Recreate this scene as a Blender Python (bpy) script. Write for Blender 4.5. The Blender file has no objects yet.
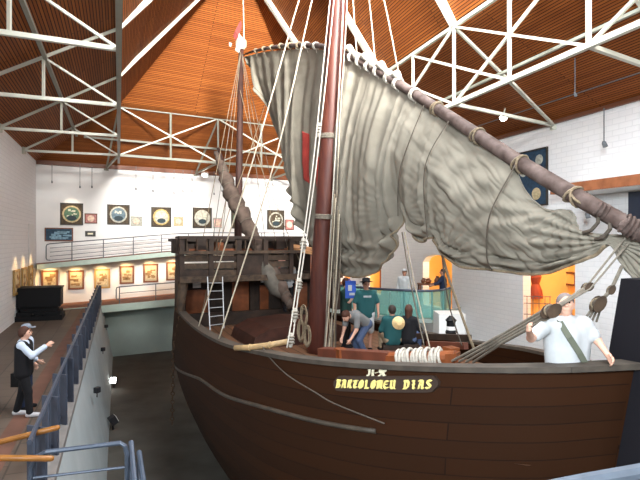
import bpy, bmesh, math, random
import numpy as np
from mathutils import Vector, Matrix
random.seed(7)
SC = bpy.context.scene
COL = SC.collection
F = 520.0
CZ = 6.1
V = Vector

def W(px, py, Y):
    """a point seen at picture position (px, py) at distance Y"""
    return V(((px - 320) / F * Y, Y, CZ - (py - 240) / F * Y))

# ------------------------------------------------------------------ materials
MATS = {}
def mat(name, col, rough=0.7, metal=0.0, var=0.0, scale=4.0, bump=0.0, col2=None, emit=None, estr=0.0, trans=0.0, spec=0.4, stretch=None):
    if name in MATS:
        return MATS[name]
    m = bpy.data.materials.new(name); m.use_nodes = True
    nt = m.node_tree; b = nt.nodes['Principled BSDF']
    b.inputs['Base Color'].default_value = (*col, 1)
    b.inputs['Roughness'].default_value = rough
    b.inputs['Metallic'].default_value = metal
    b.inputs['Specular IOR Level'].default_value = spec
    if trans: b.inputs['Transmission Weight'].default_value = trans
    if emit:
        b.inputs['Emission Color'].default_value = (*emit, 1); b.inputs['Emission Strength'].default_value = estr
    if var or bump or col2:
        tc = nt.nodes.new('ShaderNodeTexCoord'); mp = nt.nodes.new('ShaderNodeMapping')
        if stretch: mp.inputs['Scale'].default_value = stretch
        n = nt.nodes.new('ShaderNodeTexNoise'); n.inputs['Scale'].default_value = scale; n.inputs['Detail'].default_value = 6
        nt.links.new(tc.outputs['Object'], mp.inputs['Vector']); nt.links.new(mp.outputs['Vector'], n.inputs['Vector'])
        r = nt.nodes.new('ShaderNodeValToRGB')
        c2 = col2 if col2 else tuple(min(1, c * (1 + var)) for c in col)
        c1 = col if col2 else tuple(c * (1 - var) for c in col)
        r.color_ramp.elements[0].color = (*c1, 1); r.color_ramp.elements[1].color = (*c2, 1)
        r.color_ramp.elements[0].position = .35; r.color_ramp.elements[1].position = .65
        nt.links.new(n.outputs['Fac'], r.inputs['Fac']); nt.links.new(r.outputs['Color'], b.inputs['Base Color'])
        if bump:
            bp = nt.nodes.new('ShaderNodeBump'); bp.inputs['Strength'].default_value = bump; bp.inputs['Distance'].default_value = .03
            nt.links.new(n.outputs['Fac'], bp.inputs['Height']); nt.links.new(bp.outputs['Normal'], b.inputs['Normal'])
    MATS[name] = m
    return m

def rows(name, c1, c2, gap, w, h, mortar=.02, rough=.7, bump=.3, spec=.3, noise=0.0, dirt=None):
    """courses of boards or bricks laid out on the UVs (metres)"""
    m = bpy.data.materials.new(name); m.use_nodes = True
    nt = m.node_tree; b = nt.nodes['Principled BSDF']
    b.inputs['Roughness'].default_value = rough; b.inputs['Specular IOR Level'].default_value = spec
    uv = nt.nodes.new('ShaderNodeTexCoord'); br = nt.nodes.new('ShaderNodeTexBrick')
    br.inputs['Scale'].default_value = 1; br.inputs['Brick Width'].default_value = w; br.inputs['Row Height'].default_value = h
    br.inputs['Mortar Size'].default_value = mortar; br.inputs['Mortar Smooth'].default_value = .2
    br.inputs['Color1'].default_value = (*c1, 1); br.inputs['Color2'].default_value = (*c2, 1); br.inputs['Mortar'].default_value = (*gap, 1)
    nt.links.new(uv.outputs['UV'], br.inputs['Vector'])
    out = br.outputs['Color']
    if dirt:
        n = nt.nodes.new('ShaderNodeTexNoise'); n.inputs['Scale'].default_value = dirt[1]; n.inputs['Detail'].default_value = 8
        nt.links.new(uv.outputs['UV'], n.inputs['Vector'])
        r = nt.nodes.new('ShaderNodeValToRGB'); r.color_ramp.elements[0].position = .4; r.color_ramp.elements[1].position = .7
        r.color_ramp.elements[0].color = (1, 1, 1, 1); r.color_ramp.elements[1].color = (*dirt[0], 1)
        mx = nt.nodes.new('ShaderNodeMix'); mx.data_type = 'RGBA'; mx.blend_type = 'MULTIPLY'; mx.inputs['Factor'].default_value = 1
        nt.links.new(out, mx.inputs['A']); nt.links.new(r.outputs['Color'], mx.inputs['B']); out = mx.outputs['Result']
    nt.links.new(out, b.inputs['Base Color'])
    bp = nt.nodes.new('ShaderNodeBump'); bp.inputs['Strength'].default_value = bump; bp.inputs['Distance'].default_value = .02; bp.invert = True
    nt.links.new(br.outputs['Fac'], bp.inputs['Height']); nt.links.new(bp.outputs['Normal'], b.inputs['Normal'])
    MATS[name] = m
    return m

M_brick = rows('white_brick', (.90, .90, .90), (.87, .87, .875), (.80, .805, .81), .44, .17, .012, .8, .5)
M_plaster = mat('white_plaster', (.84, .83, .81), .85, var=.05, scale=.6)
M_slat = rows('ceiling_slats', (.36, .112, .024), (.25, .070, .015), (.05, .013, .004), 7.0, .085, .013, .7, .5, .15)
M_tile = rows('walkway_tiles', (.125, .096, .074), (.10, .077, .06), (.06, .048, .039), .6, .6, .015, .6, .2, dirt=((.75, .7, .66), .7))
M_pit = mat('pit_concrete', (.07, .064, .053), .85, col2=(.12, .11, .093), scale=.7)
M_pitw = mat('pit_wall_paint', (.42, .47, .48), .8, var=.06, scale=1.2)
M_pitgreen = mat('pit_end_paint', (.30, .36, .33), .8, var=.05, scale=1.2)
M_fascia = mat('gallery_fascia', (.48, .58, .50), .7, var=.04)
M_carpet = mat('gallery_carpet', (.26, .12, .08), .9, var=.15, scale=3)
M_steel = mat('cream_steel', (.56, .56, .47), .45, var=.03)
M_steelg = mat('grey_green_steel', (.25, .25, .20), .5, var=.05)
M_dsteel = mat('dark_steel', (.12, .13, .14), .5)
M_rail = mat('railing_grey', (.07, .085, .12), .45, .3)
M_bluerail = mat('blue_grey_rail', (.065, .085, .12), .4, .2, var=.1, scale=8)
M_black = mat('black_lacquer', (.006, .006, .007), .6, spec=.2)
M_hull = rows('hull_planks', (.034, .0115, .0032), (.024, .0085, .0026), (.012, .0045, .002), 8, .23, .007, .75, .25, .12, dirt=((.5, .48, .45), 2.2))
M_wale = mat('wale_wood', (.05, .039, .028), .6, var=.25, scale=5)
M_cap = mat('gunwale_wood', (.05, .04, .03), .6, var=.25, scale=6)
M_deck = rows('deck_planks', (.17, .085, .045), (.13, .06, .03), (.03, .015, .01), 3, .18, .012, .6, .3)
M_castle = mat('castle_wood', (.024, .0125, .007), .7, var=.4, scale=5, bump=.2)
M_greywood = mat('weathered_wood', (.048, .030, .018), .8, var=.5, scale=6, bump=.2)
M_orange = mat('varnished_orange_wood', (.20, .058, .018), .4, var=.2, scale=5)
M_mast = mat('mast_wood', (.055, .012, .008), .5, col2=(.095, .026, .015), scale=2.5, stretch=(4, 4, .4), bump=.15)
M_mizzen = mat('mizzen_wood', (.035, .013, .009), .7, var=.25, scale=3)
M_yard = mat('yard_wood', (.055, .036, .030), .75, col2=(.135, .10, .088), scale=5, bump=.3, spec=.2)
M_rope = mat('cream_rope', (.42, .37, .28), .9, var=.15, scale=30)
M_rope_w = mat('white_rope', (.46, .43, .37), .9, var=.12, scale=30)
M_rope_t = mat('tan_rope', (.20, .155, .10), .9, var=.2, scale=30)
M_rope_d = mat('dark_rope', (.08, .065, .05), .9, var=.2, scale=30)
M_rope_g = mat('grey_rope', (.16, .14, .11), .9, var=.2, scale=30)
M_sail = mat('canvas', (.182, .166, .133), .95, col2=(.237, .218, .176), scale=2.2, spec=.1, bump=.55)
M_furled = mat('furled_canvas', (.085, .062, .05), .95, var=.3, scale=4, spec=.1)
M_red = mat('cross_red', (.36, .04, .03), .9, var=.15)
M_gold = mat('gold_letters', (.78, .66, .22), .6)
M_ivory = mat('ivory_letters', (.78, .72, .52), .6)
M_plate = mat('nameplate_wood', (.032, .018, .012), .5)
M_pole = mat('bamboo', (.50, .24, .06), .4, var=.2, scale=8)
M_yellow = mat('oiled_pole', (.29, .12, .024), .35, var=.15, scale=7)
M_frameb = mat('frame_brown', (.16, .055, .025), .5)
M_framek = mat('frame_black', (.03, .025, .02), .5)
M_framegold = mat('frame_gold', (.36, .22, .07), .5)
M_mount = mat('picture_mount', (.42, .35, .24), .8)
M_white = mat('white_paint', (.82, .82, .80), .6)
M_lampdark = mat('lamp_body', (.03, .03, .035), .5)
M_bulb = mat('bulb_glow', (1, 1, 1), emit=(1, .98, .92), estr=14)
M_bulbw = mat('bulb_warm', (1, .8, .5), emit=(1, .72, .38), estr=6)
M_skin = mat('skin', (.62, .36, .26), .6)
M_skin2 = mat('tanned_skin', (.42, .22, .15), .6)
M_hair = mat('dark_hair', (.03, .02, .015), .7)
M_hairr = mat('auburn_hair', (.06, .021, .011), .7)
M_hairg = mat('grey_hair', (.17, .14, .13), .7)
M_teal = mat('teal_cloth', (.012, .075, .08), .9)
M_navy = mat('navy_cloth', (.015, .025, .06), .9)
M_blackc = mat('black_cloth', (.005, .005, .007), .9)
M_whitec = mat('white_cloth', (.43, .45, .46), .9, var=.06, scale=8, bump=.3)
M_bluec = mat('pale_blue_cloth', (.52, .60, .72), .9)
M_jeans = mat('denim', (.06, .09, .17), .9)
M_greyc = mat('grey_cloth', (.17, .18, .18), .9)
M_straw = mat('straw', (.72, .53, .26), .8, var=.15, scale=30)
M_khaki = mat('khaki_cloth', (.30, .22, .14), .9)
M_strap = mat('olive_strap', (.10, .11, .08), .8)
M_royal = mat('royal_blue_cloth', (.03, .09, .42), .8)
M_shoe = mat('shoe_grey', (.5, .5, .52), .7)
M_iron = mat('rusty_chain', (.10, .06, .035), .7, .3)
M_warmwall = mat('warm_plaster', (.80, .50, .17), .8, var=.06, scale=1)

def glass():
    m = bpy.data.materials.new('green_glass'); m.use_nodes = True
    nt = m.node_tree; nt.nodes.clear()
    o = nt.nodes.new('ShaderNodeOutputMaterial'); mix = nt.nodes.new('ShaderNodeMixShader')
    t = nt.nodes.new('ShaderNodeBsdfTransparent'); t.inputs['Color'].default_value = (.70, .92, .87, 1)
    b = nt.nodes.new('ShaderNodeBsdfPrincipled'); b.inputs['Base Color'].default_value = (.30, .60, .55, 1); b.inputs['Roughness'].default_value = .08
    mix.inputs['Fac'].default_value = .36
    nt.links.new(t.outputs[0], mix.inputs[1]); nt.links.new(b.outputs[0], mix.inputs[2]); nt.links.new(mix.outputs[0], o.inputs['Surface'])
    MATS['green_glass'] = m
    return m
M_glass = glass()

# ------------------------------------------------------------------ mesh building
def root_loc(o):
    while o.parent: o = o.parent
    return V(o.location)

class MB:
    def __init__(s): s.v = []; s.f = []; s.uv = []; s.mi = []
    def face(s, pts, uv=None, mi=0):
        b = len(s.v); s.v += [V(p) for p in pts]; s.f.append(tuple(range(b, b + len(pts)))); s.uv.append(uv); s.mi.append(mi)
    def add(s, vs, fs, mi=0):
        b = len(s.v); s.v += [V(p) for p in vs]
        for f in fs: s.f.append(tuple(b + i for i in f)); s.uv.append(None); s.mi.append(mi)
        return s
    def hexa(s, p):      # 8 points: bottom 0-3, top 4-7
        return s.add(p, [(3, 2, 1, 0), (4, 5, 6, 7), (0, 1, 5, 4), (1, 2, 6, 5), (2, 3, 7, 6), (3, 0, 4, 7)])
    def box(s, c, x, y, z, ax=None):
        c = V(c)
        if ax is None: ax = (V((1, 0, 0)), V((0, 1, 0)), V((0, 0, 1)))
        a, b, d = ax[0] * x / 2, ax[1] * y / 2, ax[2] * z / 2
        return s.hexa([c - a - b - d, c + a - b - d, c + a + b - d, c - a + b - d, c - a - b + d, c + a - b + d, c + a + b + d, c - a + b + d])
    def beam(s, p, q, w, h=None, up=V((0, 0, 1))):
        p, q = V(p), V(q); h = h or w
        d = (q - p).normalized()
        if abs(d.dot(up)) > .98: up = V((0, 1, 0))
        a = d.cross(up).normalized(); b = a.cross(d).normalized()
        return s.box((p + q) / 2, (q - p).length, w, h, (d, a, b))
    def tube(s, pts, r, n=8, caps=True):
        pts = [V(p) for p in pts]; m = len(pts)
        rs = r if isinstance(r, (list, tuple)) else [r] * m
        vs, fs = [], []; prev = None
        for i, p in enumerate(pts):
            d = (pts[min(i + 1, m - 1)] - pts[max(i - 1, 0)]).normalized()
            if prev is None:
                up = V((0, 0, 1)) if abs(d.z) < .9 else V((1, 0, 0)); a = d.cross(up).normalized()
            else:
                a = (prev - d * prev.dot(d)).normalized()
            prev = a; b = d.cross(a)
            for k in range(n):
                t = 2 * math.pi * k / n; vs.append(p + (a * math.cos(t) + b * math.sin(t)) * rs[i])
        for i in range(m - 1):
            for k in range(n):
                fs.append((i * n + k, i * n + (k + 1) % n, (i + 1) * n + (k + 1) % n, (i + 1) * n + k))
        if caps: fs.append(tuple(range(n - 1, -1, -1))); fs.append(tuple((m - 1) * n + k for k in range(n)))
        return s.add(vs, fs)
    def lathe(s, c, axis, prof, n=16):     # prof: (radius, height)
        axis = V(axis).normalized(); up = V((0, 0, 1)) if abs(axis.z) < .9 else V((1, 0, 0))
        a = axis.cross(up).normalized(); b = axis.cross(a); c = V(c); vs, fs = [], []
        for r, h in prof:
            for k in range(n):
                t = 2 * math.pi * k / n; vs.append(c + axis * h + (a * math.cos(t) + b * math.sin(t)) * max(r, 1e-4))
        for i in range(len(prof) - 1):
            for k in range(n): fs.append((i * n + k, i * n + (k + 1) % n, (i + 1) * n + (k + 1) % n, (i + 1) * n + k))
        fs.append(tuple(range(n - 1, -1, -1))); fs.append(tuple((len(prof) - 1) * n + k for k in range(n)))
        return s.add(vs, fs)
    def ball(s, c, r, n=10, sc=(1, 1, 1)):
        c = V(c); vs, fs = [], []; m = max(5, n // 2 + 1)
        for i in range(m + 1):
            ph = math.pi * i / m
            for k in range(n):
                t = 2 * math.pi * k / n
                vs.append(c + V((math.sin(ph) * math.cos(t) * sc[0], math.sin(ph) * math.sin(t) * sc[1], math.cos(ph) * sc[2])) * r)
        for i in range(m):
            for k in range(n): fs.append((i * n + k, (i + 1) * n + k, (i + 1) * n + (k + 1) % n, i * n + (k + 1) % n))
        return s.add(vs, fs)
    def torus(s, c, axis, R, r, n=16, m=6, sc=1.0):
        axis = V(axis).normalized(); up = V((0, 0, 1)) if abs(axis.z) < .9 else V((1, 0, 0))
        a = axis.cross(up).normalized(); b = axis.cross(a); c = V(c); vs, fs = [], []
        for i in range(n):
            t = 2 * math.pi * i / n; d = a * math.cos(t) + b * math.sin(t) * sc
            for k in range(m):
                u = 2 * math.pi * k / m; vs.append(c + d * R + (d.normalized() * math.cos(u) + axis * math.sin(u)) * r)
        for i in range(n):
            for k in range(m): fs.append((i * m + k, ((i + 1) % n) * m + k, ((i + 1) % n) * m + (k + 1) % m, i * m + (k + 1) % m))
        return s.add(vs, fs)
    def build(s, name, m, parent=None, smooth=False, weld=False, label=None):
        vs = s.v
        if parent: off = root_loc(parent)
        else:
            lo = [min(p[i] for p in vs) for i in range(3)]; hi = [max(p[i] for p in vs) for i in range(3)]
            off = V(((lo[0] + hi[0]) / 2, (lo[1] + hi[1]) / 2, lo[2]))
        me = bpy.data.meshes.new(name)
        me.from_pydata([tuple(p - off) for p in vs], [], s.f)
        for mm in (m if isinstance(m, (list, tuple)) else [m]): me.materials.append(mm)
        if any(s.mi): me.polygons.foreach_set('material_index', s.mi)
        if any(u is not None for u in s.uv):
            l = me.uv_layers.new(name='UVMap')
            for p, u in zip(me.polygons, s.uv):
                if u:
                    for li, c in zip(p.loop_indices, u): l.data[li].uv = c
        if weld or True:
            bm = bmesh.new(); bm.from_mesh(me)
            if weld: bmesh.ops.remove_doubles(bm, verts=bm.verts, dist=1e-4)
            bmesh.ops.recalc_face_normals(bm, faces=bm.faces); bm.to_mesh(me); bm.free()
        if smooth: me.polygons.foreach_set('use_smooth', [True] * len(me.polygons))
        me.update()
        o = bpy.data.objects.new(name, me); COL.objects.link(o)
        if parent: o.parent = parent
        else: o.location = off
        if label: o['label'] = label
        return o

def tag(o, label, cat, group=None):
    o['label'] = label; o['category'] = cat
    if group: o['group'] = group
    return o
def thing(name, loc, label, cat, group=None):
    o = bpy.data.objects.new(name, None); o.empty_display_size = .2; COL.objects.link(o); o.location = V(loc)
    return tag(o, label, cat, group)
def struct(o): o['kind'] = 'structure'; return o

# ------------------------------------------------------------------ the hall
h = 4.0                       # top of the walls above the eye
ZT = CZ + h
FL = V((-14.36, 26.3, 0)); FR = V((1.7, 35.6, 0))
fd = (FR - FL).normalized(); LF = (FR - FL).length
fn = V((fd.y, -fd.x, 0))                 # into the room from the far wall
ld = V((.361, -.9326, 0)).normalized()   # along the left wall, towards the eye
ln = V((-ld.y, ld.x, 0))                 # into the room
rd = V((.327, -.945, 0)).normalized()
rn = V((rd.y, -rd.x, 0))
LL = 35.0
ZW = 2.8                                 # walkway
def on_plane(px, py, P, n):
    d = V(((px - 320) / F, 1, -(py - 240) / F)); c = V((0, 0, CZ))
    return c + d * ((P - c).dot(n) / d.dot(n))
def far_pt(px, py, off=0): return on_plane(px, py, FL + fn * off, fn)
def right_pt(px, py, off=0): return on_plane(px, py, FR + rn * off, rn)
def left_pt(px, py, off=0): return on_plane(px, py, FL + ln * off, ln)

def wall(name, P, d, n, length, z0, z1, holes, m, th=.35):
    mb = MB()
    A = sorted({0, length} | {x for hh in holes for x in hh[:2]}); Z = sorted({z0, z1} | {x for hh in holes for x in hh[2:4]})
    def hole(a, z): return any(hh[0] < a < hh[1] and hh[2] < z < hh[3] for hh in holes)
    def pt(a, z, t): return V((P.x, P.y, 0)) + d * a - n * t + V((0, 0, z))
    na, nz = len(A) - 1, len(Z) - 1
    solid = [[not hole((A[i] + A[i + 1]) / 2, (Z[j] + Z[j + 1]) / 2) for j in range(nz)] for i in range(na)]
    for i in range(na):
        for j in range(nz):
            if not solid[i][j]: continue
            a0, a1, b0, b1 = A[i], A[i + 1], Z[j], Z[j + 1]
            u = [(a0, b0), (a1, b0), (a1, b1), (a0, b1)]
            mb.face([pt(a0, b0, 0), pt(a1, b0, 0), pt(a1, b1, 0), pt(a0, b1, 0)], u)
            mb.face([pt(a0, b0, th), pt(a0, b1, th), pt(a1, b1, th), pt(a1, b0, th)], [u[0], u[3], u[2], u[1]])
            def S(ii, jj): return 0 <= ii < na and 0 <= jj < nz and solid[ii][jj]
            if not S(i - 1, j): mb.face([pt(a0, b0, 0), pt(a0, b1, 0), pt(a0, b1, th), pt(a0, b0, th)], [(0, b0), (0, b1), (th, b1), (th, b0)])
            if not S(i + 1, j): mb.face([pt(a1, b0, 0), pt(a1, b0, th), pt(a1, b1, th), pt(a1, b1, 0)], [(0, b0), (th, b0), (th, b1), (0, b1)])
            if not S(i, j - 1): mb.face([pt(a0, b0, 0), pt(a0, b0, th), pt(a1, b0, th), pt(a1, b0, 0)], [(a0, 0), (a0, th), (a1, th), (a1, 0)])
            if not S(i, j + 1): mb.face([pt(a0, b1, 0), pt(a1, b1, 0), pt(a1, b1, th), pt(a0, b1, th)], [(a0, 0), (a1, 0), (a1, th), (a0, th)])
    return struct(mb.build(name, m, weld=True))

wall('wall_back', FL, fd, fn, LF, 0, ZT, [], M_plaster)
wall('wall_left', FL, ld, ln, LL, 0, ZT, [], M_brick)
def ra(px, py): return (right_pt(px, py) - V((FR.x, FR.y, right_pt(px, py).z))).dot(rd)
def rz(px, py): return right_pt(px, py).z
RH = [ # openings in the right wall: along, along, z, z
    (ra(337, 280), ra(350, 280), 2.9, rz(345, 262)),
    (ra(365, 280), ra(381, 280), 2.9, rz(373, 262)),
    (ra(423, 280), ra(452, 280), 2.9, rz(437, 255)),
    (ra(523, 290), ra(575, 290), 2.9, rz(549, 240)),
]
wall('wall_right', FR, rd, rn, LL + 6, 0, ZT, RH, M_brick)
# rooms behind the openings
for i, (a0, a1, z0, z1) in enumerate(RH):
    D = 2.6 if i == 3 else 1.4
    mb = MB(); P = V((FR.x, FR.y, 0))
    q = lambda a, t, z: P + rd * a - rn * t + V((0, 0, z))
    e = .5; A0, A1 = a0 - e, a1 + e; Z1 = z1 + .3
    t0 = .36
    mb.face([q(A0, D, z0), q(A1, D, z0), q(A1, D, Z1), q(A0, D, Z1)])
    mb.face([q(A0, t0, z0), q(A0, D, z0), q(A0, D, Z1), q(A0, t0, Z1)])
    mb.face([q(A1, t0, z0), q(A1, D, z0), q(A1, D, Z1), q(A1, t0, Z1)])
    mb.face([q(A0, t0, z0), q(A0, D, z0), q(A1, D, z0), q(A1, t0, z0)])
    mb.face([q(A0, t0, Z1), q(A0, D, Z1), q(A1, D, Z1), q(A1, t0, Z1)])
    struct(mb.build('wall_alcove', M_warmwall))
    c = q((a0 + a1) / 2, D * .55, z1 - .05 if i != 3 else z1 + .1)
    L = bpy.data.lights.new('alcove_light', 'POINT'); L.energy = (55 if i != 3 else 120); L.color = (1, .74, .44); L.shadow_soft_size = .15
    lo = bpy.data.objects.new('alcove_light', L); lo.location = c; COL.objects.link(lo)
# arched head of the third opening
a0, a1, z0, z1 = RH[2]
mb = MB(); P = V((FR.x, FR.y, 0)); N = 10
for sgn in (0, 1):
    for k in range(N):
        def arc(k):
            x = -1 + 2 * k / N; return a0 + (a1 - a0) * k / N, z1 - .38 + .38 * math.sqrt(max(0, 1 - x * x))
        (xa, za), (xb, zb) = arc(k), arc(k + 1); t = 0 if sgn == 0 else .34
        mb.face([P + rd * xa - rn * t + V((0, 0, za)), P + rd * xb - rn * t + V((0, 0, zb)), P + rd * xb - rn * t + V((0, 0, z1 + .01)), P + rd * xa - rn * t + V((0, 0, z1 + .01))])
        if sgn == 0: mb.face([P + rd * xa + V((0, 0, za)), P + rd * xb + V((0, 0, zb)), P + rd * xb - rn * .34 + V((0, 0, zb)), P + rd * xa - rn * .34 + V((0, 0, za))])
struct(mb.build('trim_1', M_plaster))
# inside the openings: wooden door leaf, framed pictures, dark cupboard
def alcove_pt(i, px, py, t): return on_plane(px, py, FR - rn * t, rn)
def quad_thing(name, c4, th, n, m, parent=None):
    mb = MB(); c4 = [V(p) for p in c4]; mb.hexa([c4[0], c4[1], c4[2], c4[3]] + [p + n * th for p in c4]); return mb.build(name, m, parent)
def door_leaf(px0, px1, py0, zb, label):
    p0, p1 = alcove_pt(0, px0, py0, 1.3), alcove_pt(0, px1, py0, 1.3)
    t = thing('wooden_door', V((*((p0 + p1) / 2).xy, zb)), label, 'door')
    b0, b1 = V((*p0.xy, zb)), V((*p1.xy, zb))
    quad_thing('door_leaf', [b0, b1, p1, p0], .05, rn, M_orange, t)
    mb = MB(); w = (p1 - p0)
    for k in (0, 1):
        for j in (0, 1):
            x0, x1 = .12 + .44 * k, .44 + .44 * k; zz0 = zb + .2 + j * (p0.z - zb) * .5; zz1 = zz0 + (p0.z - zb) * .36
            c = b0 + w * (x0 + x1) / 2 + rn * .06; mb.box(V((c.x, c.y, (zz0 + zz1) / 2)), w.length * (x1 - x0), .03, zz1 - zz0, (w.normalized(), rn, V((0, 0, 1))))
    mb.build('door_panel', M_frameb, t)
door_leaf(368, 381, 264, 2.92, 'brown panelled door lit orange in the wall opening left of the arch')
door_leaf(426, 440, 259, 2.92, 'orange-lit wooden door leaf standing inside the arched opening')

# ceiling: eaves slope, knee line, steep upper slope, ridge
dL, dF, dR, hk, rise = 4.0, 4.3, 4.5, 2.42, 1.2
def cross2(p, d, q, e):
    den = d.x * e.y - d.y * e.x; w = q - p; t = (w.x * e.y - w.y * e.x) / den; return p + d * t
def off(P, n, o): return V((P.x, P.y, 0)) + n * o
KL = cross2(off(FL, ln, dL), ld, off(FL, fn, dF), fd); KR = cross2(off(FR, rn, dR), rd, off(FL, fn, dF), fd)
# apex: point as far from the three knee lines
def inset(o):
    return cross2(off(FL, ln, dL + o), ld, off(FL, fn, dF + o), fd), cross2(off(FR, rn, dR + o), rd, off(FL, fn, dF + o), fd)
lo_, hi_ = 0, 12
for _ in range(50):
    mid = (lo_ + hi_) / 2; a, b = inset(mid)
    if (b - a).dot(fd) > 0: lo_ = mid
    else: hi_ = mid
RO = lo_; AP = inset(RO)[0]; ZR = ZT + hk + RO * rise; ZK = ZT + hk
rdg = (ld + rd).normalized()
def zz(p, z): return V((p.x, p.y, z))
BL = 34
ceil = MB()
def roof_face(pts, d, n, base):
    base = V(base)
    u = []
    for p in pts:
        u.append(((p - base).dot(d), math.hypot((p - base).dot(n), p.z - base.z)))
    ceil.face(pts, u)
T0L, T0R = zz(FL, ZT), zz(FR, ZT)
roof_face([T0L, T0R, zz(KR, ZK), zz(KL, ZK)], fd, fn, T0L)
roof_face([zz(KL, ZK), zz(KR, ZK), zz(AP, ZR)], fd, fn, zz(KL, ZK))
roof_face([T0L, zz(KL, ZK), zz(KL + ld * BL, ZK), T0L + ld * BL], ld, ln, T0L)
roof_face([zz(KL, ZK), zz(AP, ZR), zz(AP + rdg * BL, ZR), zz(KL + ld * BL, ZK)], ld, ln, zz(KL, ZK))
roof_face([T0R, T0R + rd * BL, zz(KR + rd * BL, ZK), zz(KR, ZK)], rd, rn, T0R)
roof_face([zz(KR, ZK), zz(KR + rd * BL, ZK), zz(AP + rdg * BL, ZR), zz(AP, ZR)], rd, rn, zz(KR, ZK))
struct(ceil.build('ceiling', M_slat))
# dark eaves strip along the wall tops
mb = MB(); mb.beam(zz(FL + fn * .06, ZT - .06), zz(FR + fn * .06, ZT - .06), .12, .22); struct(mb.build('trim_2', M_frameb))
mb = MB(); mb.beam(zz(FR + rn * .06, ZT - .03), zz(FR + rn * .06 + rd * LL, ZT - .03), .12, .12); struct(mb.build('trim_3', M_frameb))

# floors: walkway, pit
cw = 3.05
mb = MB()
def lp(a, t, z): return V((FL.x, FL.y, z)) + ld * a + ln * t
ue = LL
def flat(pts, d, n, m, name):
    mb = MB(); b = pts[0]; mb.face(pts, [((p - b).dot(d), (p - b).dot(n)) for p in pts]); return struct(mb.build(name, m))
flat([lp(0, 0, ZW), lp(ue, 0, ZW), lp(ue, cw, ZW), lp(0, cw, ZW)], ld, ln, M_tile, 'floor')
# reddish tile band along the walkway
mb = MB(); mb.face([lp(0, 2.3, ZW + .004), lp(ue, 1.85, ZW + .004), lp(ue, 2.15, ZW + .004), lp(0, 2.6, ZW + .004)])
struct(mb.build('floor_strip', mat('terracotta_tiles', (.13, .06, .04), .7, var=.2, scale=2)))
# curb and battered pit wall
mb = MB()
mb.hexa([lp(0, cw - .18, ZW), lp(ue, cw - .18, ZW), lp(ue, cw + .05, ZW), lp(0, cw + .05, ZW), lp(0, cw - .18, ZW + .12), lp(ue, cw - .18, ZW + .12), lp(ue, cw + .05, ZW + .12), lp(0, cw + .05, ZW + .12)])
struct(mb.build('trim_4', mat('curb_concrete', (.20, .19, .18), .8, var=.1)))
mb = MB(); mb.hexa([lp(0, cw - .5, -.2), lp(ue, cw - .5, -.2), lp(ue, cw + .60, -.2), lp(0, cw + .60, -.2), lp(0, cw - .5, ZW - .01), lp(ue, cw - .5, ZW - .01), lp(ue, cw + .05, ZW - .01), lp(0, cw + .05, ZW - .01)])
struct(mb.build('wall_pit_left', M_pitw))
flat([lp(0, cw, 0), lp(ue, cw, 0), lp(ue, 22, 0), lp(0, 22, 0)], ld, ln, M_pit, 'floor_pit')
# galleries along the back wall (ramps)
def gallery(name, o0, zf, th, mats):
    mb = MB(); K = 40
    def P(i, t, dz):
        u = i / K * LF; p = FL + fd * u + fn * t; return V((p.x, p.y, zf(u) + dz))
    for i in range(K):
        mb.face([P(i, 0, 0), P(i + 1, 0, 0), P(i + 1, o0, 0), P(i, o0, 0)], mi=0)
        mb.face([P(i, o0, 0), P(i + 1, o0, 0), P(i + 1, o0, -th), P(i, o0, -th)], mi=1)
        mb.face([P(i, 0, -th), P(i, o0, -th), P(i + 1, o0, -th), P(i + 1, 0, -th)], mi=1)
    mb.face([P(0, 0, 0), P(0, o0, 0), P(0, o0, -th), P(0, 0, -th)], mi=1)
    return struct(mb.build(name, mats))
def lerp(x, xs, ys): return float(np.interp(x, xs, ys))
zu = lambda u: CZ + lerp(u, [0, 6.5, 8.5, 20], [-1.18, -.62, -.54, -.5])
zl = lambda u: ZW + lerp(u, [0, 2, 8, 20], [0, .05, .28, .5])
gallery('floor_upper_gallery', 1.6, zu, .24, [M_carpet, M_fascia])
gallery('floor_lower_gallery', 2.5, zl, .36, [M_carpet, M_fascia])
# pit end wall and lower dark plinth
mb = MB(); e0, e1 = FL + fn * 1.0 + fd * 2, FL + fn * 1.0 + fd * 17.5
mb.hexa([zz(e0 - fn * .3, -.1), zz(e1 - fn * .3, -.1), zz(e1, -.1), zz(e0, -.1), zz(e0 - fn * .3, ZW - .2), zz(e1 - fn * .3, ZW - .2), zz(e1, ZW - .2), zz(e0, ZW - .2)])
struct(mb.build('wall_pit_end', M_pitgreen))

# ------------------------------------------------------------------ railings
def railing(name, path, heights, label, m, posts, r=.022, pr=.025, rounded=True, cat='railing'):
    """path: list of base points; heights of the rails; posts: indices in path"""
    t = thing(name, path[len(path) // 2], label, cat)
    for k, hh in enumerate(heights):
        MB().tube([p + V((0, 0, hh)) for p in path], r * (1.35 if k == 0 else .8), 6).build('top_rail' if k == 0 else 'rail', m, t)
    for i in posts:
        MB().tube([path[i], path[i] + V((0, 0, heights[0]))], pr, 6).build('post', m, t)
    if rounded:
        a, b = path[0] + V((0, 0, heights[0])), path[0] + V((0, 0, heights[-1])); out = (path[0] - path[1]).normalized() * .16
        MB().tube([a, a + out * .8 - V((0, 0, .03)), a + out - V((0, 0, .12)), b + out + V((0, 0, .12)), b + out * .8 + V((0, 0, .03)), b], r * 1.3, 6).build('end_loop', m, t)
    return t
up_path = [zz(FL + fd * u + fn * 1.55, zu(u)) for u in np.linspace(.55, 17.5, 36)]
railing('gallery_railing', up_path, [.95, .74, .54, .34, .15], 'dark thin-barred railing along the edge of the upper back gallery', M_dsteel, [2, 5, 8, 11, 14, 17, 20, 23, 26, 29, 32])
lw_path = [zz(FL + fd * u + fn * 2.45, zl(u)) for u in np.linspace(3.6, 12, 20)]
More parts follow.
